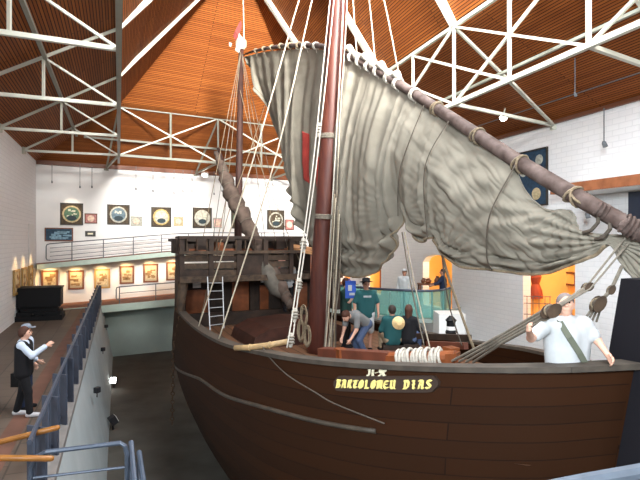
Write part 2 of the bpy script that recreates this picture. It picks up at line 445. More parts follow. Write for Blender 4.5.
railing('gallery_railing', lw_path, [.85, .52, .2], 'dark railing along the edge of the lower back gallery, beside the pit', M_dsteel, [0, 4, 8, 12, 16])
# walkway railing with flat plates
t = thing('walkway_railing', lp(8, cw - .08, ZW), 'grey-blue railing with flat upright plates along the walkway edge above the pit', 'railing')
MB().tube([lp(a, cw - .10, ZW + 1.0) for a in (.6, 8, 16, 23)], .03, 6).build('top_rail', M_rail, t)
MB().tube([lp(a, cw - .10, ZW + .25) for a in (.6, 8, 16, 23)], .02, 6).build('rail', M_rail, t)
for k in range(17):
    a = .8 + k * 1.35
    mb = MB(); mb.box(lp(a, cw - .10, ZW + .55), .30, .03, .86, ((ld + ln * 1.2).normalized(), (ln - ld * 1.2).normalized(), V((0, 0, 1)))); mb.build('plate', M_rail, t)
    MB().tube([lp(a + .25, cw - .10, ZW), lp(a + .25, cw - .10, ZW + 1.0)], .022, 6).build('post', M_rail, t)
# white notice on the walkway railing
mb = MB(); c = W(67, 367, 13.2); mb.box(c, .25, .02, .14, (V((.95, -.2, .25)).normalized(), V((.2, .97, 0)).normalized(), V((-.25, .05, .95)).normalized())); tag(mb.build('notice_board', M_white), 'small white notice plate fixed on top of the walkway railing', 'notice')
# near railings of the visitor stairs
def near_rail(label, pts_rows, posts, m=M_bluerail, r=.03):
    t = thing('stair_railing', pts_rows[0][0], label, 'railing')
    for k, row in enumerate(pts_rows): MB().tube(row, r if k == 0 else r * .6, 8).build('top_rail' if k == 0 else 'rail', m, t)
    for a, b in posts: MB().tube([a, b], r * .9, 8).build('post', m, t)
    return t
Y0 = 6.2
near_rail('blue-grey stair railing with rounded corner at the near end of the pit', [
    [W(28, 520, Y0), W(31, 468, Y0), W(36, 457, Y0), W(46, 452, Y0), W(120, 443, Y0 + .3), W(125, 446, Y0 + .3), W(127, 455, Y0 + .3), W(127, 520, Y0 + .3)],
    [W(33, 478, Y0), W(126, 467, Y0 + .3)]], [])
for j, dx in enumerate((131, 139)):
    MB_ = near_rail(('first' if j == 0 else 'second') + ' slanted end post railing right of the rounded pit railing', [[W(dx, 442 + j * 10, Y0 + .5), W(dx + 5 + j * 2, 500, Y0 - .2)], [W(dx - 1, 455 + j * 8, Y0 + .5), W(dx + 2, 520, Y0 - .2)]], [], r=.035)
near_rail('thick grey-blue handrail crossing the bottom right corner in front of the bow', [[W(540, 489, 2.3), W(585, 480.5, 2.2), W(660, 468, 2.0)], [W(540, 560, 2.3), W(660, 540, 2.0)]], [(W(655, 474, 2.0), W(655, 560, 2.0))], m=mat('worn_grey_rail', (.11, .135, .17), .35, .2, var=.1, scale=9), r=.030)
# two oiled poles
for lab, a, b in (('upper of two yellow varnished poles poking in over the walkway', W(-60, 457, 6.0), W(60, 427, 6.4)), ('lower of two yellow varnished poles poking in over the walkway', W(-60, 457.5, 5.5), W(54, 458.5, 5.9))):
    mb = MB(); d = (b - a); mb.tube([a, a + d * .97, a + d * .985, b], [.036, .034, .03, .018], 12); tag(mb.build('wooden_pole', M_yellow, smooth=True), lab, 'pole')
# floodlights on the pit wall and pit floor
def floodlight(c, aim, s, label, lit=False):
    t = thing('floodlight', c, label, 'floodlight'); aim = V(aim).normalized(); up = V((0, 0, 1)); a = aim.cross(up).normalized(); b = a.cross(aim)
    mb = MB(); mb.box(c, .24 * s, .2 * s, .26 * s, (a, aim, b)); mb.build('housing', M_lampdark, t)
    mb = MB(); mb.box(c + aim * .11 * s, .2 * s, .02, .22 * s, (a, aim, b)); mb.build('lens', M_bulb if lit else M_white if s >= 1 else M_lampdark, t)
    mb = MB(); mb.tube([c - up * .12 * s, c - up * .34 * s], .025 * s, 6); mb.build('bracket', M_lampdark, t)
    return t
def wl(px, py, z=2.25):
    Y = (CZ - z) * F / (py - 240); return lp((FL.y - Y) / .9326, cw + .05 + .65 * (ZW - z) / 3 + .16, z)
floodlight(wl(97, 331), fn + ln, .5, 'farthest small black lamp fixed on the grey pit wall')
floodlight(wl(92, 357), fn + ln, .5, 'middle small black lamp fixed on the grey pit wall')
floodlight(wl(81, 405), fn + ln, .55, 'nearest small black lamp fixed on the grey pit wall')
fp = lambda px, py, z: on_plane(px, py, V((0, 0, z)), V((0, 0, 1)))
floodlight(fp(114, 380, .32), V((.1, -1, .2)), 1.0, 'glowing floodlight standing on the pit floor', True)
floodlight(fp(113, 420, .32), V((.6, .5, .4)), 1.0, 'unlit floodlight on the pit floor, nearer than the glowing one')
# black exhibit on the walkway
c = V((*fp(40.5, 318.5, ZW).xy, ZW)); t = thing('display_case', c, 'black display case on a wide stepped base at the far end of the walkway', 'display case')
ax = (ln, -ld, V((0, 0, 1)))
mb = MB(); mb.box(c + V((0, 0, .10)), 1.75, 1.5, .2, ax); mb.box(c + V((0, 0, .27)), 1.6, 1.3, .16, ax); mb.build('base', M_black, t)
mb = MB(); w = [(-.72, -.45), (.72, -.45), (.72, .45), (-.72, .45)]
mb.hexa([c + ln * x * .92 + ld * y + V((0, 0, .33)) for x, y in w] + [c + ln * x + ld * y + V((0, 0, .55)) for x, y in w]); mb.build('plinth', M_black, t)
mb = MB(); mb.box(c + V((0, 0, .92)), 1.62, 1.1, .74, ax); mb.build('body', M_black, t)
mb = MB(); mb.box(c + V((0, 0, 1.31)), 1.7, 1.16, .05, ax); mb.build('lid', M_black, t)
for k in (-1, 1): MB().ball(c + ln * .18 * k + ld * .7 + V((0, 0, .25)), .07).build('foot_ornament', M_black, t)

# ------------------------------------------------------------------ pictures
def picture(name, c4, n, frame_m, label, cat, group, fw=.07, mount=None, motif=None):
    """c4 corners (bl, br, tr, tl) on the wall plane; motif: function(mb-dict, centre, ax, w, h) """
    c4 = [V(p) for p in c4]; c = sum(c4, V()) / 4
    ux = ((c4[1] - c4[0]) + (c4[2] - c4[3])); ux.z = 0; w = ux.length / 2; ux.normalize(); uz = V((0, 0, 1))
    hh = ((c4[3] - c4[0]).z + (c4[2] - c4[1]).z) / 2
    t = thing(name, c + n * .02 - uz * hh / 2, label, cat, group)
    mb = MB()
    for s in (-1, 1):
        mb.box(c + ux * s * (w / 2 - fw / 2) + n * .04, fw, .07, hh, (ux, n, uz)); mb.box(c + uz * s * (hh / 2 - fw / 2) + n * .04, w - 2 * fw, .07, fw, (ux, n, uz))
    mb.build('frame', frame_m, t)
    mb = MB(); mb.box(c + n * .025, w - fw, .03, hh - fw, (ux, n, uz)); mb.build('canvas', mount or M_mount, t)
    if motif: motif(t, c + n * .045, ux, uz, n, w - 2 * fw, hh - 2 * fw)
    return t
def disc(c, ux, uz, n, r, m, t, nm, sc=1.0, th=.012, dn=0.0):
    mb = MB(); K = 20; c = c + n * dn
    ring = [c + ux * math.cos(2 * math.pi * k / K) * r * sc + uz * math.sin(2 * math.pi * k / K) * r for k in range(K)]
    mb.add(ring + [p + n * th for p in ring], [tuple(range(K)), tuple(range(2 * K - 1, K - 1, -1))] + [(k, (k + 1) % K, K + (k + 1) % K, K + k) for k in range(K)])
    return mb.build(nm, m, t)
def rect(c, ux, uz, n, w, hh, m, t, nm, dn=0.0):
    mb = MB(); mb.box(c + n * dn, w, .012, hh, (ux, n, uz)); return mb.build(nm, m, t)
def roundel(ring, inner, bits):
    def f(t, c, ux, uz, n, w, hh):
        r = min(w, hh) * .46
        disc(c, ux, uz, n, r, ring, t, 'roundel_ring'); disc(c, ux, uz, n, r * .82, inner, t, 'roundel', dn=.012)
        if bits:
            mb = MB(); rnd = random.Random(len(bpy.data.objects))
            for k in range(bits):
                a = rnd.random() * 6.28; q = rnd.random() ** .5 * r * .55
                mb.box(c + ux * math.cos(a) * q + uz * math.sin(a) * q + n * .03, r * (.12 + .3 * rnd.random()), .012, r * (.06 + .22 * rnd.random()), (ux, n, uz))
            mb.build('painted_shapes', mat('paint_pale', (.62, .62, .5), .8), t)
        disc(c - uz * r * .45, ux, uz, n, r * .3, mat('paint_dark', (.03, .05, .06), .8), t, 'painted_ship', 1.7, dn=.03)
    return f
P_ = lambda n, c: mat(n, c, .8, var=.25, scale=9)
cream, pink, green, blue, greyb = P_('paint_cream', (.50, .41, .24)), P_('paint_pink', (.48, .20, .18)), P_('paint_green', (.09, .17, .11)), P_('paint_blue', (.12, .18, .22)), P_('paint_grey', (.42, .42, .36))
darkg = P_('paint_ground', (.07, .05, .03))
ords = ['first', 'second', 'third', 'fourth', 'fifth', 'sixth']
up = [(60, 83, 203, 225, cream, green, 'green ship scene'), (107, 129.5, 204.5, 224.5, greyb, blue, 'blue and pale fleet scene'), (151, 171, 207, 227, P_('paint_yellow', (.48, .36, .14)), greyb, 'yellow-arched ship scene'), (192.5, 211.5, 207.5, 228, greyb, greyb, 'pale grey round map'), (231, 245, 208, 228.5, green, green, 'green roundel behind the mizzen'), (267, 284, 210, 229.5, greyb, darkg, 'pale ring and dark centre')]
for i, (x0, x1, y0, y1, r_, in_, d_) in enumerate(up):
    picture('painting', [far_pt(x0, y1), far_pt(x1, y1 + .3), far_pt(x1, y0 + .3), far_pt(x0, y0)], fn, M_framek, f'square painting with {d_}, {ords[i]} in the upper gallery row', 'painting', 'roundel paintings of the upper gallery', .06, darkg, roundel(r_, in_, 9))
sm = [(84.5, 97, 213.5, 223.5, pink, 'pink-red'), (130.5, 142, 216.5, 226, greyb, 'dull grey'), (173.5, 183, 217, 226, cream, 'pale cream'), (213, 222, 218, 228, P_('paint_rose', (.75, .45, .4)), 'rose'), (285, 293.5, 219.5, 230, pink, 'pink')]
for i, (x0, x1, y0, y1, m_, d_) in enumerate(sm):
    picture('small_panel', [far_pt(x0, y1), far_pt(x1, y1), far_pt(x1, y0), far_pt(x0, y0)], fn, m_ if i == 2 else M_frameb if i in (0, 4) else greyb, f'small {d_} panel with a pale disc right of the {["first", "second", "third", "fourth", "last"][i]} roundel painting', 'panel', 'small panels of the upper gallery', .05, m_, lambda t, c, ux, uz, n, w, hh: disc(c, ux, uz, n, min(w, hh) * .4, P_('paint_blush', (.75, .55, .42)), t, 'painted_disc'))
def sea(t, c, ux, uz, n, w, hh):
    rnd = random.Random(3); mb = MB()
    for k in range(14): mb.box(c + ux * (rnd.random() - .5) * w * .8 + uz * (rnd.random() - .6) * hh * .6 + n * .01, .1 + .3 * rnd.random(), .012, .05 + .1 * rnd.random(), (ux, n, uz))
    mb.build('painted_waves', P_('paint_seafoam', (.25, .4, .5)), t)
picture('painting', [far_pt(44.5, 241.5), far_pt(73, 241), far_pt(73, 228), far_pt(44.5, 227.5)], fn, M_frameb, 'wide dark blue sea painting at the left end of the upper gallery', 'painting', None, .06, P_('paint_night', (.03, .07, .11)), sea)
picture('caption_board', [far_pt(85, 236.5), far_pt(95.5, 236.5), far_pt(95.5, 231), far_pt(85, 231)], fn, M_framek, 'tiny dark caption board right of the wide blue sea painting', 'sign', None, .04, M_framek, lambda t, c, ux, uz, n, w, hh: rect(c, ux, uz, n, w * .6, hh * .4, M_ivory, t, 'caption_text'))
lowr = [(41, 58, 270.5, 289.5), (68, 84, 270.5, 289.5), (94, 110, 269, 288.5), (119.5, 134, 266, 284), (143, 158, 264, 282.5), (166, 180.5, 262, 280.5)]
def chart(k):
    def f(t, c, ux, uz, n, w, hh):
        rnd = random.Random(k)
        rect(c, ux, uz, n, w * .8, hh * .82, P_('chart_paper', (.50, .41, .26)), t, 'chart')
        mb = MB()
        for j in range(7): mb.box(c + ux * (rnd.random() - .5) * w * .55 + uz * (rnd.random() - .5) * hh * .6 + n * .014, .06 + .25 * rnd.random(), .01, .05 + .12 * rnd.random(), (ux, n, uz))
        mb.build('drawn_shapes', P_('chart_ink', (.25, .15, .07)), t)
    return f
dd = ['a plan drawing', 'two boxed sketches', 'a pale ship above a grey caption', 'a coast drawing', 'a dark portrait', 'a page of script']
for i, (x0, x1, y0, y1) in enumerate(lowr):
    s = -.4
    picture('framed_chart', [far_pt(x0, y1, .02), far_pt(x1, y1 + s, .02), far_pt(x1, y0 + s, .02), far_pt(x0, y0, .02)], fn, M_frameb if i != 2 else M_framegold, f'{"gold" if i == 2 else "brown"} framed sheet with {dd[i]}, {ords[i]} in lower gallery', 'picture', 'framed sheets of the lower gallery', .09, M_mount, chart(i))
    cx = (x0 + x1) / 2; p = far_pt(cx, y0 - 2, .5)
    L = bpy.data.lights.new('picture_light', 'SPOT'); L.energy = 46; L.color = (1, .64, .28); L.spot_size = 2.3; L.spot_blend = .8; L.shadow_soft_size = .1
    lo = bpy.data.objects.new('picture_light', L); lo.location = p + V((0, 0, -.05)); COL.objects.link(lo)
    lo.rotation_euler = (far_pt(cx, y0 + 10) - p).to_track_quat('-Z', 'Y').to_euler()
for i, (x0, x1) in enumerate([(180.2, 0)][:0]): pass
# left wall pictures
for i, (a, b) in enumerate(((1.5, 2.6), (3.2, 4.4), (5.0, 6.3))):
    z0, z1 = CZ - 2.2, CZ - 1.2
    P0 = V((FL.x, FL.y, 0)) + ln * .01
    picture('framed_chart', [zz(P0 + ld * b, z0), zz(P0 + ld * a, z0), zz(P0 + ld * a, z1), zz(P0 + ld * b, z1)], ln, M_framegold, f'gold framed sheet on the left wall, {["farthest", "middle", "nearest"][i]} of the three above the walkway', 'picture', 'framed sheets on the left wall', .09, M_mount, chart(20 + i))
    L = bpy.data.lights.new('picture_light', 'SPOT'); L.energy = 25; L.color = (1, .64, .28); L.spot_size = 1.9; L.spot_blend = .8; L.shadow_soft_size = .1
    lo = bpy.data.objects.new('picture_light', L); lo.location = zz(P0 + ld * (a + b) / 2 + ln * .7, z1 + .6); COL.objects.link(lo); lo.rotation_euler = (-ln * .7 + V((0, 0, -1))).to_track_quat('-Z', 'Y').to_euler()
# upper-gallery wall washers (small warm spots under the roof edge)
for cx, yy in ((72, 200), (118, 201), (160, 203), (202, 205), (238, 206), (276, 208)):
    p = far_pt(cx, yy - 14, 1.1); L = bpy.data.lights.new('picture_light', 'SPOT'); L.energy = 85; L.color = (1, .82, .62); L.spot_size = .9; L.spot_blend = .9; L.shadow_soft_size = .08
    lo = bpy.data.objects.new('picture_light', L); lo.location = p; COL.objects.link(lo); lo.rotation_euler = (far_pt(cx, yy + 12) - p).to_track_quat('-Z', 'Y').to_euler()
# doorway on the left wall by the gallery
mb = MB(); pa, pb = lp(.9, .02, CZ - 1.15), lp(2.5, .02, CZ - 1.15)
mb.hexa([pa, pb, pb + ln * .03, pa + ln * .03, pa + V((0, 0, 1.9)), pb + V((0, 0, 1.9)), pb + ln * .03 + V((0, 0, 1.9)), pa + ln * .03 + V((0, 0, 1.9))]); struct(mb.build('door_1', M_white))
# hanging tapestry on the right wall
c4 = [right_pt(494, 212), right_pt(548.5, 202.5), right_pt(548.5, 147), right_pt(494, 158.5)]
def tapestry(t, c, ux, uz, n, w, hh):
    rnd = random.Random(5); dl = [cream, P_('paint_sky', (.25, .42, .5)), P_('paint_amber', (.6, .38, .12)), greyb]
    for k, (x, z, r) in enumerate([(.33, -.30, .17), (.36, .05, .13), (.05, -.25, .15), (.1, .16, .17), (-.2, .12, .2), (-.35, .3, .16), (-.12, .36, .14), (.38, .32, .14), (-.3, -.1, .16), (-.2, -.36, .14)]):
        disc(c + ux * x * w + uz * z * hh, ux, uz, n, r * w * .45, dl[k % 4], t, 'painted_disc')
picture('wall_hanging', c4, rn, M_framek, 'large dark blue hanging with coloured discs on the right wall behind the yard', 'tapestry', None, .05, P_('paint_midnight', (.02, .05, .09)), tapestry)
# wooden canopy on the right wall
p0, p1 = right_pt(560, 188), right_pt(700, 160)
zc = CZ + 1.42
a0 = ra(585, 187); a1 = a0 + 5.5
t = thing('wooden_canopy', zz(FR + rd * (a0 + 2), zc - .3), 'brown wooden canopy with white underside jutting from the right wall above the bow', 'canopy')
q = lambda a, tt, z: V((FR.x, FR.y, z)) + rd * a + rn * tt
mb = MB(); O = 1.3
mb.hexa([q(a0, O - .08, zc - .02), q(a1, O - .08, zc - .02), q(a1, O, zc - .02), q(a0, O, zc - .02), q(a0, O - .08, zc + .26), q(a1, O - .08, zc + .26), q(a1, O, zc + .26), q(a0, O, zc + .26)])
mb.hexa([q(a0 - .08, 0, zc - .02), q(a0, 0, zc - .02), q(a0, O, zc - .02), q(a0 - .08, O, zc - .02), q(a0 - .08, 0, zc + .26), q(a0, 0, zc + .26), q(a0, O, zc + .26), q(a0 - .08, O, zc + .26)])
mb.build('fascia', mat('canopy_wood', (.34, .12, .05), .6, var=.2), t)
mb = MB(); mb.hexa([q(a0, .0, zc - .02), q(a1, .0, zc - .02), q(a1, O - .1, zc - .02), q(a0, O - .1, zc - .02), q(a0, .0, zc + .1), q(a1, .0, zc + .1), q(a1, O - .1, zc + .1), q(a0, O - .1, zc + .1)]); mb.build('soffit', M_white, t)
wa = ra(629, 205); mb = MB(); mb.hexa([q(wa, .0, CZ + .15), q(wa + .45, .0, CZ + .15), q(wa + .45, .03, CZ + .15), q(wa, .03, CZ + .15), q(wa, .0, zc - .05), q(wa + .45, .0, zc - .05), q(wa + .45, .03, zc - .05), q(wa, .03, zc - .05)])
struct(mb.build('window_1', mat('dark_pane', (.05, .06, .09), .2)))
# hanging lamp rods from the ceiling on the right, wires over the upper gallery
def pendant(px, y0, y1, P, label, r=.015, s=1.0, grp=None):
    a, b = P(px, y0), P(px, y1)
    t = thing('hanging_spotlight', b, label, 'lamp', grp); MB().tube([a, b], r, 6).build('rod', M_dsteel, t)
    mb = MB(); mb.lathe(b + V((0, 0, -.02)), V((.2, -.3, -1)), [(.03 * s, -.05), (.06 * s, 0), (.07 * s, .13 * s), (.02 * s, .14 * s)], 10); mb.build('lamp_head', M_dsteel, t)
pendant(604, 108, 142, lambda x, y: right_pt(x, y, .8), 'thin dark rod with small spotlight hanging before the white right wall', .016)
pendant(587, 190, 213, lambda x, y: right_pt(x, y, 1.0), 'short black rod lamp hanging under the wooden canopy', .02)
pendant(575, 58, 93, lambda x, y: right_pt(x, y, 2.0), 'thin white rod lamp hanging from the ceiling above the cable', .012, .6)
hl = [(52, 168, 181), (80, 168, 186), (92, 170, 186), (136, 170, 188), (153, 172, 190), (174, 174, 192), (183, 174, 190), (192, 174, 190), (214, 175, 193), (222, 175, 190)]
for k, (x, y0, y1) in enumerate(hl):
    pendant(x, y0 - 4, y1, lambda a, b: far_pt(a, b, 1.3), f'thin wire lamp hanging over the upper gallery, {["first", "second", "third", "fourth", "fifth", "sixth", "seventh", "eighth", "ninth", "tenth"][k]} from the left', .013, .6, 'wire lamps over the upper gallery')
# stretched cable with lit spotlight
t = thing('ceiling_spotlight', W(503, 117, 18.2), 'bright lit spotlight under the right roof beside the truss foot', 'lamp')
MB().tube([W(503, 117, 18.2), W(505, 108, 18.2)], .03, 6).build('stem', M_steel, t)
mb = MB(); mb.lathe(W(503, 117, 18.2), V((-.2, -1, -.5)), [(.05, -.1), (.11, .0), (.13, .12)], 12); mb.build('lamp_head', M_steel, t)
mb = MB(); mb.lathe(W(503, 117, 18.2), V((-.2, -1, -.5)), [(.12, .121), (.11, .13)], 12); mb.build('bulb', M_bulb, t)
tag(MB().tube([right_pt(478, 126, 1.2), right_pt(660, 66, 1.2)], .015, 6).build('steel_cable', M_dsteel), 'thin dark cable stretched under the right roof above the white wall', 'cable')
t = thing('ceiling_spotlight', far_pt(204, 174, 1.0), 'small white spotlight fixed at the back roof edge left of the mizzen', 'lamp')
mb = MB(); mb.box(far_pt(205, 175, 1.0), .35, .3, .2); mb.build('housing', M_white, t)
mb = MB(); mb.box(far_pt(205, 175.6, 1.18), .22, .05, .13); mb.build('lens', M_bulb, t)

# ------------------------------------------------------------------ roof trusses
TR = 'steel trusses under the roof'
def tp(P, z): return V((P.x, P.y, CZ + z))
zlo, zup = 4.0, 6.28
def lattice(name, label, P, d, n0, n1, step, m, mc):
    """longitudinal truss; nodes at P + d*step*k, k in n0..n1 (half bays between)"""
    t = thing(name, tp(P + d * step * (n0 + n1) / 2, zlo), label, 'truss', TR)
    a, b = P + d * step * n0, P + d * step * n1
    MB().beam(tp(a, zlo), tp(b, zlo), .115, .115).build('bottom_chord', mc, t)
    MB().beam(tp(a, zup), tp(b, zup), .10, .10).build('top_chord', mc, t)
    k = n0
    while k <= n1 + .01:
        MB().beam(tp(P + d * step * k, zlo), tp(P + d * step * k, zup), .085).build('vertical', mc, t); k += .5
    k = n0
    while k + 1 <= n1 + .01:
        MB().beam(tp(P + d * step * k, zlo), tp(P + d * step * (k + 1), zup), .065).build('diagonal', m, t)
        MB().beam(tp(P + d * step * k, zup), tp(P + d * step * (k + 1), zlo), .065).build('diagonal', m, t); k += 1
    return t
NL = V((-9.48, 24.5, 0)); NR = V((3.94, 15.3, 0))
STEP = 4.86
lattice('roof_truss', 'grey upright truss seen edge-on at the left, running towards the back wall', NL, ld, -.52, 4, STEP, M_steelg, M_steelg)
lattice('roof_truss', 'cream cross-braced truss along the back slope above the upper gallery', NL, fd, 0, 2, STEP, M_steel, M_steelg)
lattice('roof_truss', 'white cross-braced truss along the right roof slope', NR, rd, -3, 2, STEP, M_steel, M_steel)
# frames from the trusses to the walls
def frame(label, N, wallP, walln, top, m, mid=True):
    t = thing('half_truss', tp(N, zlo), label, 'truss', 'frames from the trusses to the walls')
    foot = tp(wallP, h - .12)
    MB().beam(tp(N, zlo), foot, .095).build('bottom_chord', m, t)
    MB().beam(tp(N, zup), foot, .08).build('top_chord', m, t)
    if mid:
        mdl = (tp(N, zlo) + foot) / 2; mdu = (tp(N, zup) + foot) / 2
        MB().beam(mdl, mdu, .065).build('vertical', m, t); MB().beam(mdu, tp(N, zlo), .055).build('diagonal', m, t)
    mb = MB(); mb.box(foot, .2, .2, .3); mb.build('foot', m, t)
def hit_wall(N, d, P, pd): return cross2(N, d, V((P.x, P.y, 0)), pd)
for k in range(5):
    N = NL + ld * STEP * k
    frame(f'cream steel frame from left truss to left wall, {ords[k]} from the back', N, hit_wall(N, -fd, FL, ld), ln, 0, M_steel)
for k in range(-3, 3):
    N = NR + rd * STEP * k
    frame(f'white steel frame from right truss to right wall, {ords[k + 3]} from the back', N, hit_wall(N, fd, FR, rd), rn, 0, M_steel, mid=False)
for k in range(0, 3):
    N = NL + fd * STEP * k
    frame(f'grey steel frame from back truss to back wall, {ords[k]} from the left', N, hit_wall(N, -fn, FL, fd), fn, 0, M_steelg, mid=False)
# horizontal braces and extra right diagonals
t = thing('truss_brace', tp(NR, zlo), 'white flat braces between the right truss and the wall feet', 'brace')
for k in (-1, 0, 1):
    N = NR + rd * STEP * k; Nm = NR + rd * STEP * (k + .5)
    MB().beam(tp(Nm, zlo), tp(hit_wall(N, fd, FR, rd), h - .12), .07).build('brace', M_steel, t)
    Nu = NR + rd * STEP * (k - .5)
    MB().beam(tp(Nu, zup - .05), tp(Nm, zlo), .07).build('brace', M_steel, t)
MB().beam(tp(NR - rd * STEP * 1, zlo + .38) + rn * -.25, tp(NR + rd * STEP * 2, zlo + .38) + rn * -.25, .07).build('brace', M_steelg, t)
# purlins half way up the eaves slopes
for lab, P, n, d, n0, n1, dw in (('grey purlin half way up the left eaves slope', FL, ln, ld, 2, 24, dL), ('grey purlin half way up the back eaves slope', FL, fn, fd, 2, 14, dF)):
    mb = MB(); zz_ = h + hk / 2 - .16; b0 = V((P.x, P.y, 0)) + n * dw / 2
    mb.beam(tp(b0 + d * n0, zz_), tp(b0 + d * n1, zz_), .1); tag(mb.build('roof_purlin', M_steelg), lab, 'beam')
# rafters under the upper slopes
def up_pt(N, d, z0, lim):
    """from node N along d rising with the upper slope"""
    return None
def rafter(label, N, d, n, m=M_steel, w=.17, frac=1.0, drop=.0):
    run = RO / abs(d.dot(n)) * frac
    a = tp(N, zup + .05 - drop); b = tp(N + d * run, zup + .05 + rise * RO * frac - drop)
    tag(MB().beam(a, b, w, w * 1.2).build('roof_rafter', m), label, 'rafter', 'rafters under the upper roof')
for k in range(1, 4):
    rafter(f'cream rafter rising from the left truss, {ords[k - 1]} from the back', NL + ld * STEP * k, fd, ln, frac=.98)
for k in range(-2, 2):
    rafter(f'cream rafter rising from the right truss, {ords[k + 2]} from the back', NR + rd * STEP * k, -fd, rn, frac=.98)
for k, fr in ((.5, .52), (1.0, .9), (1.5, .5)):
    rafter(f'slim green-grey rafter on the orange back slope, {ords[int(k * 2) - 1]} from the left', NL + fd * STEP * k, fn, fn, M_steelg, .1, fr)
from mathutils import noise

# ------------------------------------------------------------------ the ship
S0 = V((-3.8, 21.0, 0)); SD = V((.417, -.909, 0)).normalized(); SP = V((-SD.y, SD.x, 0)) * 1.0   # SP: far side
if SP.y < 0: SP = -SP
SS = [-1.2, 0, 2.5, 5, 7, 9, 11, 13, 14, 15, 16, 16.8, 17.2]
BB = [1.7, 2.0, 2.4, 2.65, 2.8, 2.85, 2.8, 2.65, 2.4, 2.0, 1.5, .9, .22]
GG = [-2.05, -2.10, -2.15, -2.15, -2.10, -2.07, -1.99, -1.79, -1.70, -1.59, -1.455, -1.335, -1.28]
KK = [-4.6, -5.0, -5.4, -5.6, -5.75, -5.8, -5.8, -5.75, -5.7, -5.65, -5.5, -5.3, -5.1]
def smooth_interp(x, xs, ys):
    # monotone-ish cubic
    i = max(0, min(len(xs) - 2, int(np.searchsorted(xs, x)) - 1))
    def sl(j):
        if j <= 0: return (ys[1] - ys[0]) / (xs[1] - xs[0])
        if j >= len(xs) - 1: return (ys[-1] - ys[-2]) / (xs[-1] - xs[-2])
        return (ys[j + 1] - ys[j - 1]) / (xs[j + 1] - xs[j - 1])
    hgap = xs[i + 1] - xs[i]; t = (x - xs[i]) / hgap
    return (2*t**3 - 3*t**2 + 1) * ys[i] + (t**3 - 2*t**2 + t) * hgap * sl(i) + (-2*t**3 + 3*t**2) * ys[i + 1] + (t**3 - t**2) * hgap * sl(i + 1)
bw = lambda s: smooth_interp(s, SS, BB); gz = lambda s: smooth_interp(s, SS, GG); kz = lambda s: smooth_interp(s, SS, KK)
def cl(s, z=0): p = S0 + SD * s; return V((p.x, p.y, CZ + z))
def heel(side): return 0 if side < 0 else -.36
def hp(s, t, side, out=0.0):
    """hull skin: t 0 at the gunwale, 1 at the keel; side -1 near, 1 far"""
    b = bw(s); z0, z1 = gz(s) + heel(side) * min(1, b / 1.2), kz(s)
    full = 1 - t ** 6
    wv = b * (1 + .07 * math.sin(math.pi * min(1, t * 1.5))) * max(full, 0) ** .5
    if s > 15: wv *= 1 - .25 * t * (s - 15) / 2.2
    if s < 4: wv *= 1 - .55 * t * (4 - s) / 5
    # raked stem and stern: the lower hull is shorter
    ss = s - (max(0, s - 13) / 4.2) ** 2 * .7 * t + (max(0, 3 - s) / 4.2) ** 1.5 * 1.4 * t
    p = S0 + SD * ss + SP * side * (wv + out)
    return V((p.x, p.y, CZ + z0 + (z1 - z0) * t))
ship = thing('sailing_ship', cl(8, -5.8), 'dark wooden two-masted caravel with gold name lettering standing in the pit', 'ship')
st = list(np.linspace(-1.2, 15, 55)) + list(np.linspace(15.15, 17.2, 22)); tt = list(np.linspace(0, 1, 22))
mb = MB(); thk = .14
for side in (-1, 1):
    for i in range(len(st) - 1):
        for j in range(len(tt) - 1):
            a = [hp(st[i], tt[j], side), hp(st[i + 1], tt[j], side), hp(st[i + 1], tt[j + 1], side), hp(st[i], tt[j + 1], side)]
            u = [(st[i], tt[j] * 4.6), (st[i + 1], tt[j] * 4.6), (st[i + 1], tt[j + 1] * 4.6), (st[i], tt[j + 1] * 4.6)]
            mb.face(a, u)
        # inner bulwark
        for (j0, j1) in ((0, .12), (.12, .26)):
            a = [hp(st[i], j0, side, -thk), hp(st[i + 1], j0, side, -thk), hp(st[i + 1], j1, side, -thk), hp(st[i], j1, side, -thk)]
            mb.face(a, [(st[i], j0 * 4), (st[i + 1], j0 * 4), (st[i + 1], j1 * 4), (st[i], j1 * 4)])
# transom
N = len(tt)
for j in range(N - 1):
    mb.face([hp(st[0], tt[j], -1), hp(st[0], tt[j], 1), hp(st[0], tt[j + 1], 1), hp(st[0], tt[j + 1], -1)], [(0, tt[j]), (2, tt[j]), (2, tt[j + 1]), (0, tt[j + 1])])
    mb.face([hp(st[-1], tt[j], -1), hp(st[-1], tt[j], 1), hp(st[-1], tt[j + 1], 1), hp(st[-1], tt[j + 1], -1)], [(0, tt[j]), (.3, tt[j]), (.3, tt[j + 1]), (0, tt[j + 1])])
hull = mb.build('hull', M_hull, ship, smooth=True, weld=True)
def strip(s0, s1, tf, side, r, K=60, sq=(1, 1)):
    return [hp(s, tf(s), side, .01) for s in np.linspace(s0, s1, K)]
